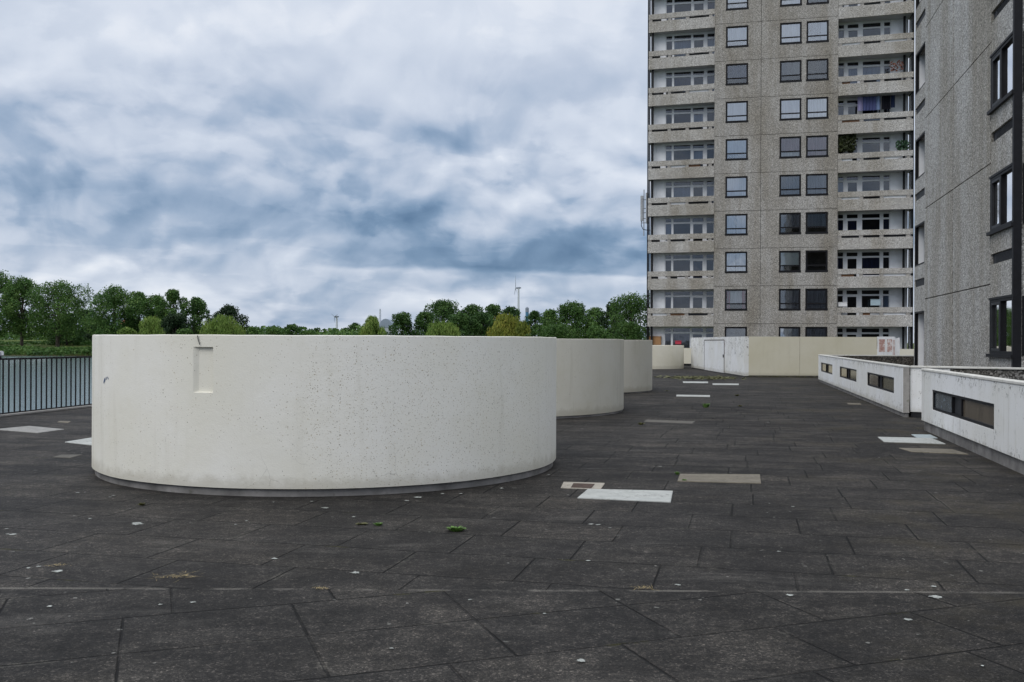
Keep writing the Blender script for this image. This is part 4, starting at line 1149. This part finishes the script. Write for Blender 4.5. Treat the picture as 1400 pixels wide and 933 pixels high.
def leaves_mesh(name, pts, nrm, size, elong, rng, m, parent):
    n = len(pts)
    r = rng.normal(size=(n, 3)); r /= np.linalg.norm(r, axis=1)[:, None]
    nn = nrm * .6 + r * .8; nn /= np.linalg.norm(nn, axis=1)[:, None]
    if elong > 1:       # hanging leaves
        t = np.tile(np.array([[0, 0, 1.0]]), (n, 1)) + rng.normal(size=(n, 3)) * .12 - nrm * np.array([[.35, .35, 0]])
    else:
        t = np.cross(nn, rng.normal(size=(n, 3)))
    t /= np.linalg.norm(t, axis=1)[:, None]
    s = np.cross(nn, t); s /= np.maximum(1e-6, np.linalg.norm(s, axis=1))[:, None]
    k = (size * rng.uniform(.55, 1.25, n))[:, None]
    a = t * k * max(1, elong); c = s * k * (.65 if elong <= 1 else .55)
    q = np.stack([pts + a, pts + c * rng.uniform(.7, 1.2, (n, 1)), pts - a * rng.uniform(.7, 1.1, (n, 1)), pts - c], 1).reshape(-1, 3)
    me = bpy.data.meshes.new(name)
    me.vertices.add(4 * n); me.vertices.foreach_set("co", q.astype(np.float32).ravel())
    me.loops.add(4 * n); me.loops.foreach_set("vertex_index", np.arange(4 * n, dtype=np.int32))
    me.polygons.add(n); me.polygons.foreach_set("loop_start", np.arange(0, 4 * n, 4, dtype=np.int32))
    me.update(calc_edges=True); me.validate()
    me.materials.append(m)
    o = bpy.data.objects.new(name, me); COL.objects.link(o); o.parent = parent
    return o

def tree(kind, xc, ytop, wpx, Y, mat, label, group, name="tree", seed=0, base=None, dens=1.0, low=None, cat="tree"):
    rng = np.random.default_rng(seed * 7 + 11)
    top = at(xc, ytop, Y); wpx = wpx * (1.36 if kind == 'airy' else 1.2)
    z0 = terr(top.x, Y) if base is None else base
    H = top.z - z0; W = wpx / FPX * Y
    px = Y / FPX
    root = empty(name, (top.x, Y, z0), 0)
    tag(root, label, cat, group)
    zl = {'airy': .24, 'round': .12, 'bush': .02, 'willow': .05}[kind] if low is None else low
    ch = H * (1 - zl)
    lobes = []
    if kind == 'airy': nl = 22
    elif kind == 'round': nl = 40
    elif kind == 'bush': nl = 28
    else: nl = 32
    for i in range(nl):
        f = (i + rng.uniform(.2, .8)) / nl
        if kind == 'airy':
            env = .5 * W * (math.sin(PI * min(1, (f * .86 + .12))) ** .6)
            lr = W * rng.uniform(.12, .21); vz = 1.05
        elif kind in ('round', 'bush'):
            env = .5 * W * math.sqrt(max(0.03, 1 - max(0, (f - .35) / .68) ** 2)); lr = W * rng.uniform(.11, .20); vz = .9
        else:
            env = .5 * W * math.sqrt(max(.02, 1 - max(0, (f - .2) / .82) ** 2)); lr = W * rng.uniform(.09, .17); vz = 1.2
        a = i * 2.399 + rng.uniform(-.4, .4); env *= 1 + .26 * math.sin(a * 2 + f * 5 + seed) + .16 * math.sin(f * 13 + seed * 2)
        if i % 6 == 5 and kind != 'willow': lr *= .62; env *= 1.22
        rr = max(0, env - lr * .8) * rng.uniform(.55, 1.0) ** .5
        zc = z0 * 0 + H * zl + ch * f
        zc = min(zc, H - lr * vz * .85)
        lobes.append((rr * math.cos(a), rr * math.sin(a), zc, lr, vz))
    size = max(.10, 1.38 * px) * (.9 if kind != 'willow' else .62)
    area = (W / px) * (ch / px)
    n = int(min(16000, max(600, area * 2.2 * dens / ((size / px / 1.6) ** 1.6))))
    wgt = np.array([l[3] ** 2 for l in lobes]); wgt /= wgt.sum()
    idx = rng.choice(len(lobes), n, p=wgt)
    Ld = np.array(lobes)[idx]
    d = rng.normal(size=(n, 3)); d /= np.linalg.norm(d, axis=1)[:, None]
    rad = rng.uniform(.35, 1.0, n) ** .5 * (1 + .10 * (rng.random(n) < .12))
    # knobbly outline inside each lobe
    kn = 1 + .16 * np.sin(d[:, 0] * 6 + Ld[:, 0]) * np.sin(d[:, 2] * 7 + Ld[:, 1] * 3) + .12 * np.sin(d[:, 1] * 11 + Ld[:, 2])
    p = Ld[:, :3] + d * (Ld[:, 3] * rad * kn)[:, None] * np.stack([np.ones(n), np.ones(n), Ld[:, 4]], 1)
    if kind == 'willow':
        dr = rng.random(n) ** 1.3
        p[:, 2] -= dr * ch * .35 * (np.hypot(p[:, 0], p[:, 1]) / (W * .5))
        # gather into strands
        an = np.arctan2(p[:, 1], p[:, 0]); st = np.round(an * 13) / 13
        rr = np.hypot(p[:, 0], p[:, 1]); an = an * .35 + st * .65
        p[:, 0] = rr * np.cos(an); p[:, 1] = rr * np.sin(an)
    p[:, 2] = np.clip(p[:, 2], .15, None)
    leaves_mesh("crown", p, d, size, 2.6 if kind == 'willow' else 1, rng, mat, root)
    bm = bmesh.new()
    tr = max(.14, W * (.028 if kind != 'bush' else .02))
    lean = rng.uniform(-.03, .03) * H
    tube(bm, [(0, 0, -.4), (lean * .3, 0, H * zl * .8 + .3), (lean, .1, H * .55), (lean * .7, .1, H * .86)], [tr * 1.35, tr, tr * .65, tr * .15], 7)
    for l in lobes[:: 2 if kind == 'airy' else 4]:
        s = Vector((lean * .6, 0, max(.2, l[2] * .55))); e = Vector(l[:3])
        tube(bm, [s, s.lerp(e, .55) + Vector((0, 0, .06 * H)), e], [tr * .45, tr * .3, tr * .08], 5, False)
    build("trunk", bm, BARK, root, smooth=.8)
    return root
GW, GM, GR, GL = "waterside trees across the lake", "round dark trees behind the white wall", "trees massed beside the tower", "low trees along the horizon"
T = [
 ('airy', -8, 371, 58, 302, L_mid, "tall airy tree cut by the picture edge, across the lake", GW),
 ('airy', 30, 380, 52, 297, L_mid, "tall airy tree with two stems close to the picture edge tree, across the lake", GW),
 ('airy', 79, 386, 64, 292, L_mid, "tall loose tree with gaps on its side, beside the open sky over the lake", GW),
 ('round', 92, 428, 46, 318, L_dark, "small round tree under the loose tall one across the lake", GW),
 ('round', 115, 424, 30, 330, L_deep, "small very dark tree above the corner of the big round wall", GW),
 ('bush', 134, 433, 28, 420, L_mid, "hazy green bush between the very dark tree and the airy twin crowns", GW),
 ('airy', 155, 393, 54, 262, L_mid, "broad airy tree, taller of the pair around the red roof", GW),
 ('airy', 190, 400, 40, 268, L_mid, "airy tree joined to the broad one, its shorter neighbour by the red roof", GW),
 ('airy', 216, 404, 30, 266, L_mid, "slim airy tree in the gap before the tall ragged one", GW),
 ('airy', 236, 397, 34, 262, L_mid, "tall ragged tree with a rounded top above the slot in the wall", GW),
 ('round', 241, 430, 40, 256, L_deep, "dark low tree under the ragged one, sky showing through", GW),
 ('airy', 267, 408, 34, 262, L_dark, "narrow ragged tree just beside the dark dome shaped one", GW),
 ('round', 312, 418, 42, 250, L_deep, "dark dome shaped tree above the weeping willow, near the slot crack", GW),
 ('willow', 206, 434, 48, 170, L_will, "yellow green willow below the slim airy tree", GW),
 ('bush', 174, 449, 34, 168, L_will, "flat yellow green shrub spreading from the willow, over the wall", GW),
 ('willow', 304, 432, 54, 165, L_will, "weeping willow in front of the dark dome tree", GW),
 ('bush', 252, 450, 30, 168, L_mid, "low green bush between the two willows over the big round wall", GW),
 ('bush', 345, 447, 30, 420, L_mid, "low hazy bush next past the dark dome tree", GL),
 ('bush', 373, 447, 32, 360, L_mid, "wide low bush, lighter green, on the horizon before the first wind turbine", GL),
 ('round', 399, 444, 24, 420, L_dark, "small dark knobbly tree between the lighter bush and the small turbine", GL),
 ('bush', 420, 452, 24, 400, L_mid, "thin strip of low bush before the small turbine", GL),
 ('round', 432, 449, 13, 620, L_dark, "tiny dark tree on the horizon just before the small turbine", GL),
 ('round', 455, 450, 20, 600, L_dark, "tiny dark tree at the foot of the small turbine", GL),
 ('round', 471, 449, 12, 560, L_dark, "tiny tree squeezed between the small turbine and a square dark one", GL),
 ('round', 485, 442, 19, 480, L_dark, "small squarish dark tree touching the upright willow", GL),
 ('willow', 509, 433, 36, 160, L_will, "upright willow before the slim chimney", GM),
 ('round', 550, 428, 36, 190, L_dark, "first round tree of the dark row, beside the grey curved roof", GM),
 ('round', 581, 427, 32, 192, L_dark, "round dark tree, second of the dark row", GM),
 ('round', 606, 412, 54, 215, L_dark, "tallest domed tree of the dark row", GM),
 ('round', 629, 429, 36, 192, L_dark, "round dark tree below the shoulder of the tallest dome", GM),
 ('round', 645, 417, 34, 216, L_dark, "dark dome showing just past the tallest dome", GM),
 ('round', 660, 428, 40, 194, L_dark, "broad dark tree in the middle of the dark row, brownish tinge", GM),
 ('round', 674, 417, 32, 218, L_dark, "dark dome one tree away from the big turbine mast", GM),
 ('round', 698, 420, 30, 214, L_dark, "last dark dome, standing against the big turbine mast", GM),
 ('willow', 606, 441, 48, 150, L_will, "low pale willow mound in front of the tallest dome", GM),
 ('willow', 692, 430, 46, 152, L_gold, "golden willow in front of the big turbine", GM),
 ('willow', 714, 440, 24, 150, L_gold, "small yellow willow clump attached to the golden one", GM),
 ('round', 731, 426, 28, 170, L_dark, "dark leafy tree just past the golden willow", GR),
 ('round', 752, 424, 34, 165, L_mid, "mid green loose topped tree between the dark leafy tree and the tall bushy one", GR),
 ('airy', 783, 414, 46, 160, L_fresh, "tall bushy tree with light tips, in the middle of the mass by the tower", GR),
 ('round', 814, 421, 34, 158, L_mid, "tree with a peaked top between the bushy one and the big rounded one", GR),
 ('round', 838, 414, 28, 150, L_deep, "dark crown peeping out behind the big rounded tree", GR),
 ('round', 865, 403, 66, 128, L_fresh, "big rounded tree pressed against the tower", GR),
 ('bush', 763, 444, 62, 112, L_fresh, "wide bright bush over the wall in front of the tree mass", GR),
 ('bush', 816, 446, 40, 112, L_mid, "dull green bush over the grey round wall", GR),
 ('bush', 862, 441, 44, 105, L_fresh, "soft green bush at the foot of the big rounded tree", GR),
]
for i, a in enumerate(T):
    tree(*a, seed=i, name={'willow': 'willow_tree', 'bush': 'bush'}.get(a[0], 'broadleaf_tree'), cat='bush' if a[0] == 'bush' else 'tree', dens=1.15)

# reeds and rough growth on the far bank
def growth(name, m, n, xr, yr, hr, seed, size):
    rng = np.random.default_rng(seed)
    x = rng.uniform(*xr, n); y = rng.uniform(*yr, n) + 2.5 * np.sin(x * .031)
    z = np.array([terr(a, c) for a, c in zip(x, y)])
    env = hr * (.55 + .45 * np.abs(np.sin(x * .21) * np.sin(x * .083 + 1)))
    p = np.stack([x, y, z + rng.random(n) ** .8 * env], 1)
    d = np.tile(np.array([[0, -.4, .6]]), (n, 1))
    o = leaves_mesh(name, p, d, size, 1, rng, m, None)
    tag(o, kind='stuff'); return o
growth("reeds", L_fresh, 7000, (-175, -70), (SHORE + .5, SHORE + 8), 1.9, 5, .42)
growth("undergrowth", L_mid, 5000, (-185, -70), (SHORE + 19, SHORE + 26), 1.5, 6, .42)
growth("undergrowth", L_fresh, 6500, (-215, -70), (SHORE + 58, SHORE + 75), 1.3, 8, .5)
growth("treeline", L_mid, 9000, (-330, -60), (430, 470), 7.5, 9, 1.0)
growth("treeline", L_dark, 5200, (-420, -60), (640, 720), 5.0, 10, 1.2)

# ================================================================== FAR THINGS
turb_white = plain("turbine_paint", (.50, .53, .58), .5, .05)
turb_grey = plain("turbine_grey", (.20, .23, .28), .5, .1)
def turbine(xp, yh, Y, blade, phase, yaw, label):
    hub = at(xp, yh, Y); z0 = terr(hub.x, Y); H = hub.z - z0
    r = empty("wind_turbine", (hub.x, Y, z0), yaw); tag(r, label, "wind turbine", "wind turbines on the horizon")
    k = Y / FPX
    bm = bmesh.new(); tube(bm, [(0, 0, -1), (0, 0, H - k * .5)], [k * 1.9, k * 1.15], 14); build("mast", bm, turb_white, r, smooth=.8)
    bm = bmesh.new(); tube(bm, [(-k * 3.6, 0, H), (-k * 2.6, 0, H), (k * 1.5, 0, H + k * .3), (k * 3.4, 0, H + k * .2)], [k * .6, k * 1.2, k * 1.3, k * .6], 10); nc = build("nacelle", bm, turb_grey, r, smooth=.8)
    for i in range(3):
        a = phase + i * 2 * PI / 3
        d = Vector((0, math.sin(a), math.cos(a))); s = Vector((1, 0, 0)).cross(d)
        h0 = Vector((-k * 4.1, 0, H))
        bm = bmesh.new()
        secs = [(0, .3, .35), (.12, .62, .4), (.5, .42, .25), (1, .12, .08)]
        rings = []
        for f, w, t in secs:
            c = h0 + d * blade * f
            rings.append([bm.verts.new(c + s * w * k * math.cos(b_) * .8 + Vector((1, 0, 0)) * w * k * .7 * math.sin(b_)) for b_ in [2 * PI * j / 6 for j in range(6)]])
        for A, B in zip(rings, rings[1:]):
            for j in range(6): bm.faces.new((A[j], A[(j + 1) % 6], B[(j + 1) % 6], B[j]))
        bm.faces.new(rings[0][::-1]); bm.faces.new(rings[-1])
        build("blade", bm, turb_grey, r)
    bm = bmesh.new(); tube(bm, [(-k * 4.7, 0, H), (-k * 4.1, 0, H), (-k * 3.55, 0, H)], [k * .3, k * .8, k * .9], 8); build("hub", bm, turb_grey, r)
turbine(709, 394, 1200, 15.5, .05, .12, "big wind turbine rising behind the dark tree row")
turbine(460.5, 433.3, 1800, 11.0, 1.0, .9, "small wind turbine far off on the horizon")
# slim chimney and domed shed
c0 = at(519.5, 462, 900); z0 = terr(c0.x, 900)
ch = empty("chimney", (c0.x, 900, z0)); tag(ch, "slim pale chimney tapering upward behind the upright willow", "chimney")
k = 900 / FPX; Hc = at(519.5, 422.5, 900).z - z0
bm = bmesh.new(); tube(bm, [(0, 0, 0), (0, 0, Hc * .96)], [k * 2.3, k * 1.15], 12); build("stack", bm, turb_white, ch, smooth=.8)
bm = bmesh.new(); tube(bm, [(0, 0, Hc * .961), (0, 0, Hc)], [k * .8, k * .5], 10); build("cap", bm, turb_grey, ch)
c0 = at(527, 462, 880); z0 = terr(c0.x, 880)
sh = empty("shed", (c0.x, 880, z0)); tag(sh, "grey curved roof works shed beside the slim chimney", "shed")
k = 880 / FPX; Hs = at(527, 436, 880).z - z0
bm = bmesh.new()
prof = [(-9 * k, Hs * .62)] + [(9 * k * math.cos(PI - PI * i / 10), Hs * .62 + Hs * .38 * math.sin(PI * i / 10)) for i in range(1, 10)] + [(9 * k, Hs * .62)]
a = [bm.verts.new((x, 0, z)) for x, z in prof]; b2 = [bm.verts.new((x, 40, z)) for x, z in prof]
for i in range(len(prof) - 1): bm.faces.new((a[i], a[i + 1], b2[i + 1], b2[i]))
bm.faces.new(a); bm.faces.new(b2); bm.faces.new((a[0], a[-1], b2[-1], b2[0]))
build("roof", bm, plain("shed_roof", (.24, .29, .36), .5, .15, .1), sh)
bm = bmesh.new(); box(bm, -8.8 * k, 8.8 * k, .3, 39.7, -1, Hs * .62 - .01); build("wall", bm, plain("shed_wall", (.36, .39, .43), .6, .15, .1), sh)
# blue and white tower beyond the trees
c0 = at(720.5, 462, 800); z0 = terr(c0.x, 800); k = 800 / FPX; Hs = at(720.5, 420, 800).z - z0
st = empty("silo_tower", (c0.x, 800, z0)); tag(st, "small grey and blue tower top beside the big turbine mast", "tower")
bm = bmesh.new(); tube(bm, [(0, 0, 0), (0, 0, Hs - 7 * k)], [k * 2.2, k * 2.2], 12); build("shaft", bm, plain("silo_blue", (.05, .16, .27), .5, .2, .2), st, smooth=.8)
bm = bmesh.new(); tube(bm, [(0, 0, Hs - 7 * k + .02), (0, 0, Hs - 1.6 * k), (0, 0, Hs)], [k * 2.4, k * 2.4, k * 1.2], 12); build("head", bm, turb_grey, st, smooth=.6)
# red roofed house among the trees
c0 = at(174, 447, 300); z0 = terr(c0.x, 300); k = 300 / FPX
hs_ = empty("house", (c0.x, 300, z0), .5); tag(hs_, "red roofed house almost hidden among the airy trees across the lake", "house")
He = at(174, 444, 300).z - z0; Hr = at(174, 436.5, 300).z - z0
bm = bmesh.new(); box(bm, -1.5, 1.5, -2, 6, -.5, He); build("wall", bm, plain("house_wall", (.42, .38, .33), .8), hs_)
bm = bmesh.new(); v = [bm.verts.new(q) for q in ((-1.8, -2.3, He + .01), (1.8, -2.3, He + .01), (0, -2.3, Hr), (-1.8, 6.3, He + .01), (1.8, 6.3, He + .01), (0, 6.3, Hr))]
for q in ((0, 1, 2), (3, 5, 4), (0, 2, 5, 3), (1, 4, 5, 2), (0, 3, 4, 1)): bm.faces.new([v[i] for i in q])
build("roof", bm, plain("red_tile", (.50, .12, .06), .8), hs_)

# ================================================================== SKY AND SUN
SUN_EL, SUN_AZ = D2R(48), D2R(222)     # azimuth clockwise from the view direction: behind and to the lake side
world = bpy.data.worlds.new("World"); scene.world = world; world.use_nodes = True
nt = NT(world.node_tree); nt.nt.nodes.clear()
out = nt.n('ShaderNodeOutputWorld')
SKYS = .1
sky = nt.n('ShaderNodeTexSky', {'sky_type': 'NISHITA', 'sun_disc': False, 'sun_elevation': SUN_EL, 'sun_rotation': SUN_AZ})
dirv = nt.n('ShaderNodeTexCoord').outputs['Generated']
dx, dy, dz = nt.xyz(dirv)
el = nt.m('MULTIPLY', nt.m('ARCSINE', dz), 180 / PI)
az = nt.m('MULTIPLY', nt.m('ARCTAN2', dx, dy), 180 / PI)
hz = nt.m('ADD', nt.m('MAXIMUM', dz, 0.0), .16)
pl = nt.comb(nt.m('DIVIDE', dx, hz), nt.m('DIVIDE', dy, hz), 0.0)
def vadd(v, o): return nt.n('ShaderNodeVectorMath', {'operation': 'ADD'}, _0=v, _1=o).outputs[0]
def warp(v, k, sc):
    w_ = nt.n('ShaderNodeTexNoise', None, Vector=v, Scale=sc, Detail=3.0).outputs[1]
    return nt.n('ShaderNodeVectorMath', {'operation': 'MULTIPLY_ADD'}, _0=w_, _1=(k, k, 0), _2=v).outputs[0]
n1 = nt.noise(pl, 1.0, 5, .5, .3)
n2 = nt.noise(vadd(pl, (9.3, 4.1, 0)), 2.6, 7, .55, .3)
# view of the layer as seen edge on: lumps of cloud with lit upper edges, laid out by bearing and height
av = nt.comb(nt.m('MULTIPLY', nt.m('ARCTAN2', dx, dy), 1.0), nt.m('POWER', nt.m('MAXIMUM', dz, .0005), .72), 0.0)
def lump(off):
    v = warp(vadd(nt.scale(av, (1.0, 1.0, 1)), off), .16, 5.0)
    a_ = nt.n('ShaderNodeTexVoronoi', {'feature': 'SMOOTH_F1', 'voronoi_dimensions': '2D', 'normalize': True}, Vector=v, Scale=7.5, Detail=2.5, Roughness=.5, Smoothness=.22).outputs['Distance']
    b_ = nt.noise(v, 11.0, 6, .55)
    return nt.m('SUBTRACT', nt.m('MULTIPLY', b_, .45), nt.m('MULTIPLY', a_, 1.0))
lp = lump((0, 0, 0))
emb = nt.m('SUBTRACT', lp, lump((-.006, .017, 0)))
n3 = nt.noise(warp(nt.scale(av, (1.0, 1.5, 1)), .1, 6.0), 8.0, 6, .52, .2)
ew = nt.m('ADD', el, nt.m('MULTIPLY', nt.m('SUBTRACT', n3, .5), 3.4))
ew = nt.m('ADD', ew, nt.m('MULTIPLY', nt.m('SUBTRACT', n1, .5), 1.5))
aw = nt.m('ADD', az, nt.m('MULTIPLY', nt.m('SUBTRACT', n3, .5), 11.0))
def gauss(a0, e0, sa_, se_):
    qa = nt.m('DIVIDE', nt.m('SUBTRACT', aw, a0), sa_); qe = nt.m('DIVIDE', nt.m('SUBTRACT', ew, e0), se_)
    return nt.m('POWER', 2.718, nt.m('MULTIPLY', nt.m('ADD', nt.m('MULTIPLY', qa, qa), nt.m('MULTIPLY', qe, qe)), -1.0))
ramp_b = nt.ramp(nt.m('DIVIDE', ew, 30.0), [(0.0, (.60,) * 3), (.10, (.64,) * 3), (.17, (.56,) * 3), (.26, (.52,) * 3), (.36, (.59,) * 3), (.52, (.75,) * 3), (.7, (.86,) * 3), (1.0, (.95,) * 3)])
bright = nt.m('ADD', nt.xyz(ramp_b)[0], 0.06)
# long dark bank with a crisp lower edge
band = nt.m('MULTIPLY', nt.ss(nt.m('ADD', nt.m('ADD', el, nt.m('MULTIPLY', nt.m('SUBTRACT', n3, .5), 1.6)), nt.m('MULTIPLY', az, .02)), 3.85, 4.25), nt.m('SUBTRACT', 1.0, nt.ss(ew, 4.6, 8.8)))
bmask = nt.m('MULTIPLY', nt.ss(aw, -15, -8), nt.m('SUBTRACT', 1.0, nt.ss(aw, 10, 18)))
bright = nt.m('SUBTRACT', bright, nt.m('MULTIPLY', nt.m('MULTIPLY', band, bmask), .40))
for (a0, e0, sa_, se_, amt) in ((-17, 8.4, 9, 1.6, -.20), (-10, 6.8, 6, 1.3, -.16), (-7, 9.6, 5, 1.0, -.12), (-25, 7.6, 6, 1.2, -.12), (-26, 13, 6, 2.5, -.05), (-14, 12.4, 9, 1.6, -.04), (4, 10.5, 6, 1.6, .10), (2, 14.2, 4.5, 1.4, -.09), (-4, 11.6, 4, 1.2, -.08), (-3, 17.5, 9, 2.0, .10), (-1.5, 3.55, 4.5, .42, -.17), (-9, 4.75, 2.2, .55, .16), (-14, 3.3, 5, .7, .08), (-23, 4.5, 8, .7, .06), (5, 3.3, 7, .5, .05), (0.5, 7.0, 4.5, 1.0, .16), (-20, 16.6, 4, 1.4, .10), (7, 8.0, 3, 1.2, .08)):
    bright = nt.m('ADD', bright, nt.m('MULTIPLY', gauss(a0, e0, sa_, se_), amt))
lw = nt.m('MULTIPLY_ADD', nt.ss(el, 9.0, 17.0), -.62, 1.0)
bright = nt.m('ADD', bright, nt.m('MULTIPLY', nt.m('SUBTRACT', n1, .5), .16))
bright = nt.m('ADD', bright, nt.m('MULTIPLY', nt.m('SUBTRACT', n2, .5), .14))
bright = nt.m('ADD', bright, nt.m('MULTIPLY', nt.m('MULTIPLY', nt.m('SUBTRACT', n3, .5), .34), lw))
bright = nt.m('ADD', bright, nt.m('MULTIPLY', nt.m('MULTIPLY', nt.m('ADD', lp, .12), .20), lw))
bright = nt.m('ADD', bright, nt.m('MULTIPLY', nt.m('MULTIPLY', emb, 1.3), lw))
# clouds with a defined edge
edge1 = nt.ss(nt.m('ADD', lp, nt.m('MULTIPLY', nt.m('SUBTRACT', n3, .5), .9)), -.16, -.06)
edge2 = nt.ss(nt.m('ADD', n2, nt.m('MULTIPLY', nt.m('SUBTRACT', n3, .5), .7)), .50, .57)
bright = nt.m('ADD', bright, nt.m('MULTIPLY', nt.m('MULTIPLY', nt.m('SUBTRACT', edge1, .5), .085), lw))
bright = nt.m('ADD', bright, nt.m('MULTIPLY', nt.m('SUBTRACT', edge2, .5), .05))
bright = nt.m('MULTIPLY_ADD', nt.m('SUBTRACT', bright, .66), .82, .675)
cc = nt.ramp(bright, [(.05, (.10, .185, .32)), (.30, (.19, .295, .45)), (.50, (.345, .445, .60)), (.70, (.55, .622, .75)), (.88, (.70, .76, .865)), (1.0, (.83, .87, .945))])
boost = nt.m('ADD', 1.0, nt.m('MULTIPLY', nt.ss(el, 18, 60), 0.55))
ccs = nt.n('ShaderNodeVectorMath', {'operation': 'SCALE'}, _0=cc, Scale=nt.m('MULTIPLY', boost, 1.0 / SKYS)).outputs[0]
world.cycles.sampling_method = 'MANUAL'; world.cycles.sample_map_resolution = 256
mixc = nt.mix(.94, sky.outputs[0], ccs)
bg = nt.n('ShaderNodeBackground', None, Color=mixc, Strength=SKYS)
nt.nt.links.new(bg.outputs[0], out.inputs[0])

sl = bpy.data.lights.new("sun", 'SUN'); sl.energy = 1.4; sl.angle = D2R(38); sl.color = (1.0, .965, .91)
so = bpy.data.objects.new("sun", sl); COL.objects.link(so)
sv = Vector((math.sin(SUN_AZ) * math.cos(SUN_EL), math.cos(SUN_AZ) * math.cos(SUN_EL), math.sin(SUN_EL)))
so.rotation_euler = sv.to_track_quat('Z', 'Y').to_euler()
so.location = sv * 100

vs = scene.view_settings
vs.view_transform = 'Standard'; vs.look = 'None'; vs.exposure = 0.0; vs.gamma = 1.0; vs.use_curve_mapping = False
scene.render.engine = 'CYCLES'
scene.cycles.max_bounces = 6
scene.cycles.transparent_max_bounces = 12
scene.cycles.caustics_reflective = False
scene.cycles.caustics_refractive = False
scene.render.film_transparent = False
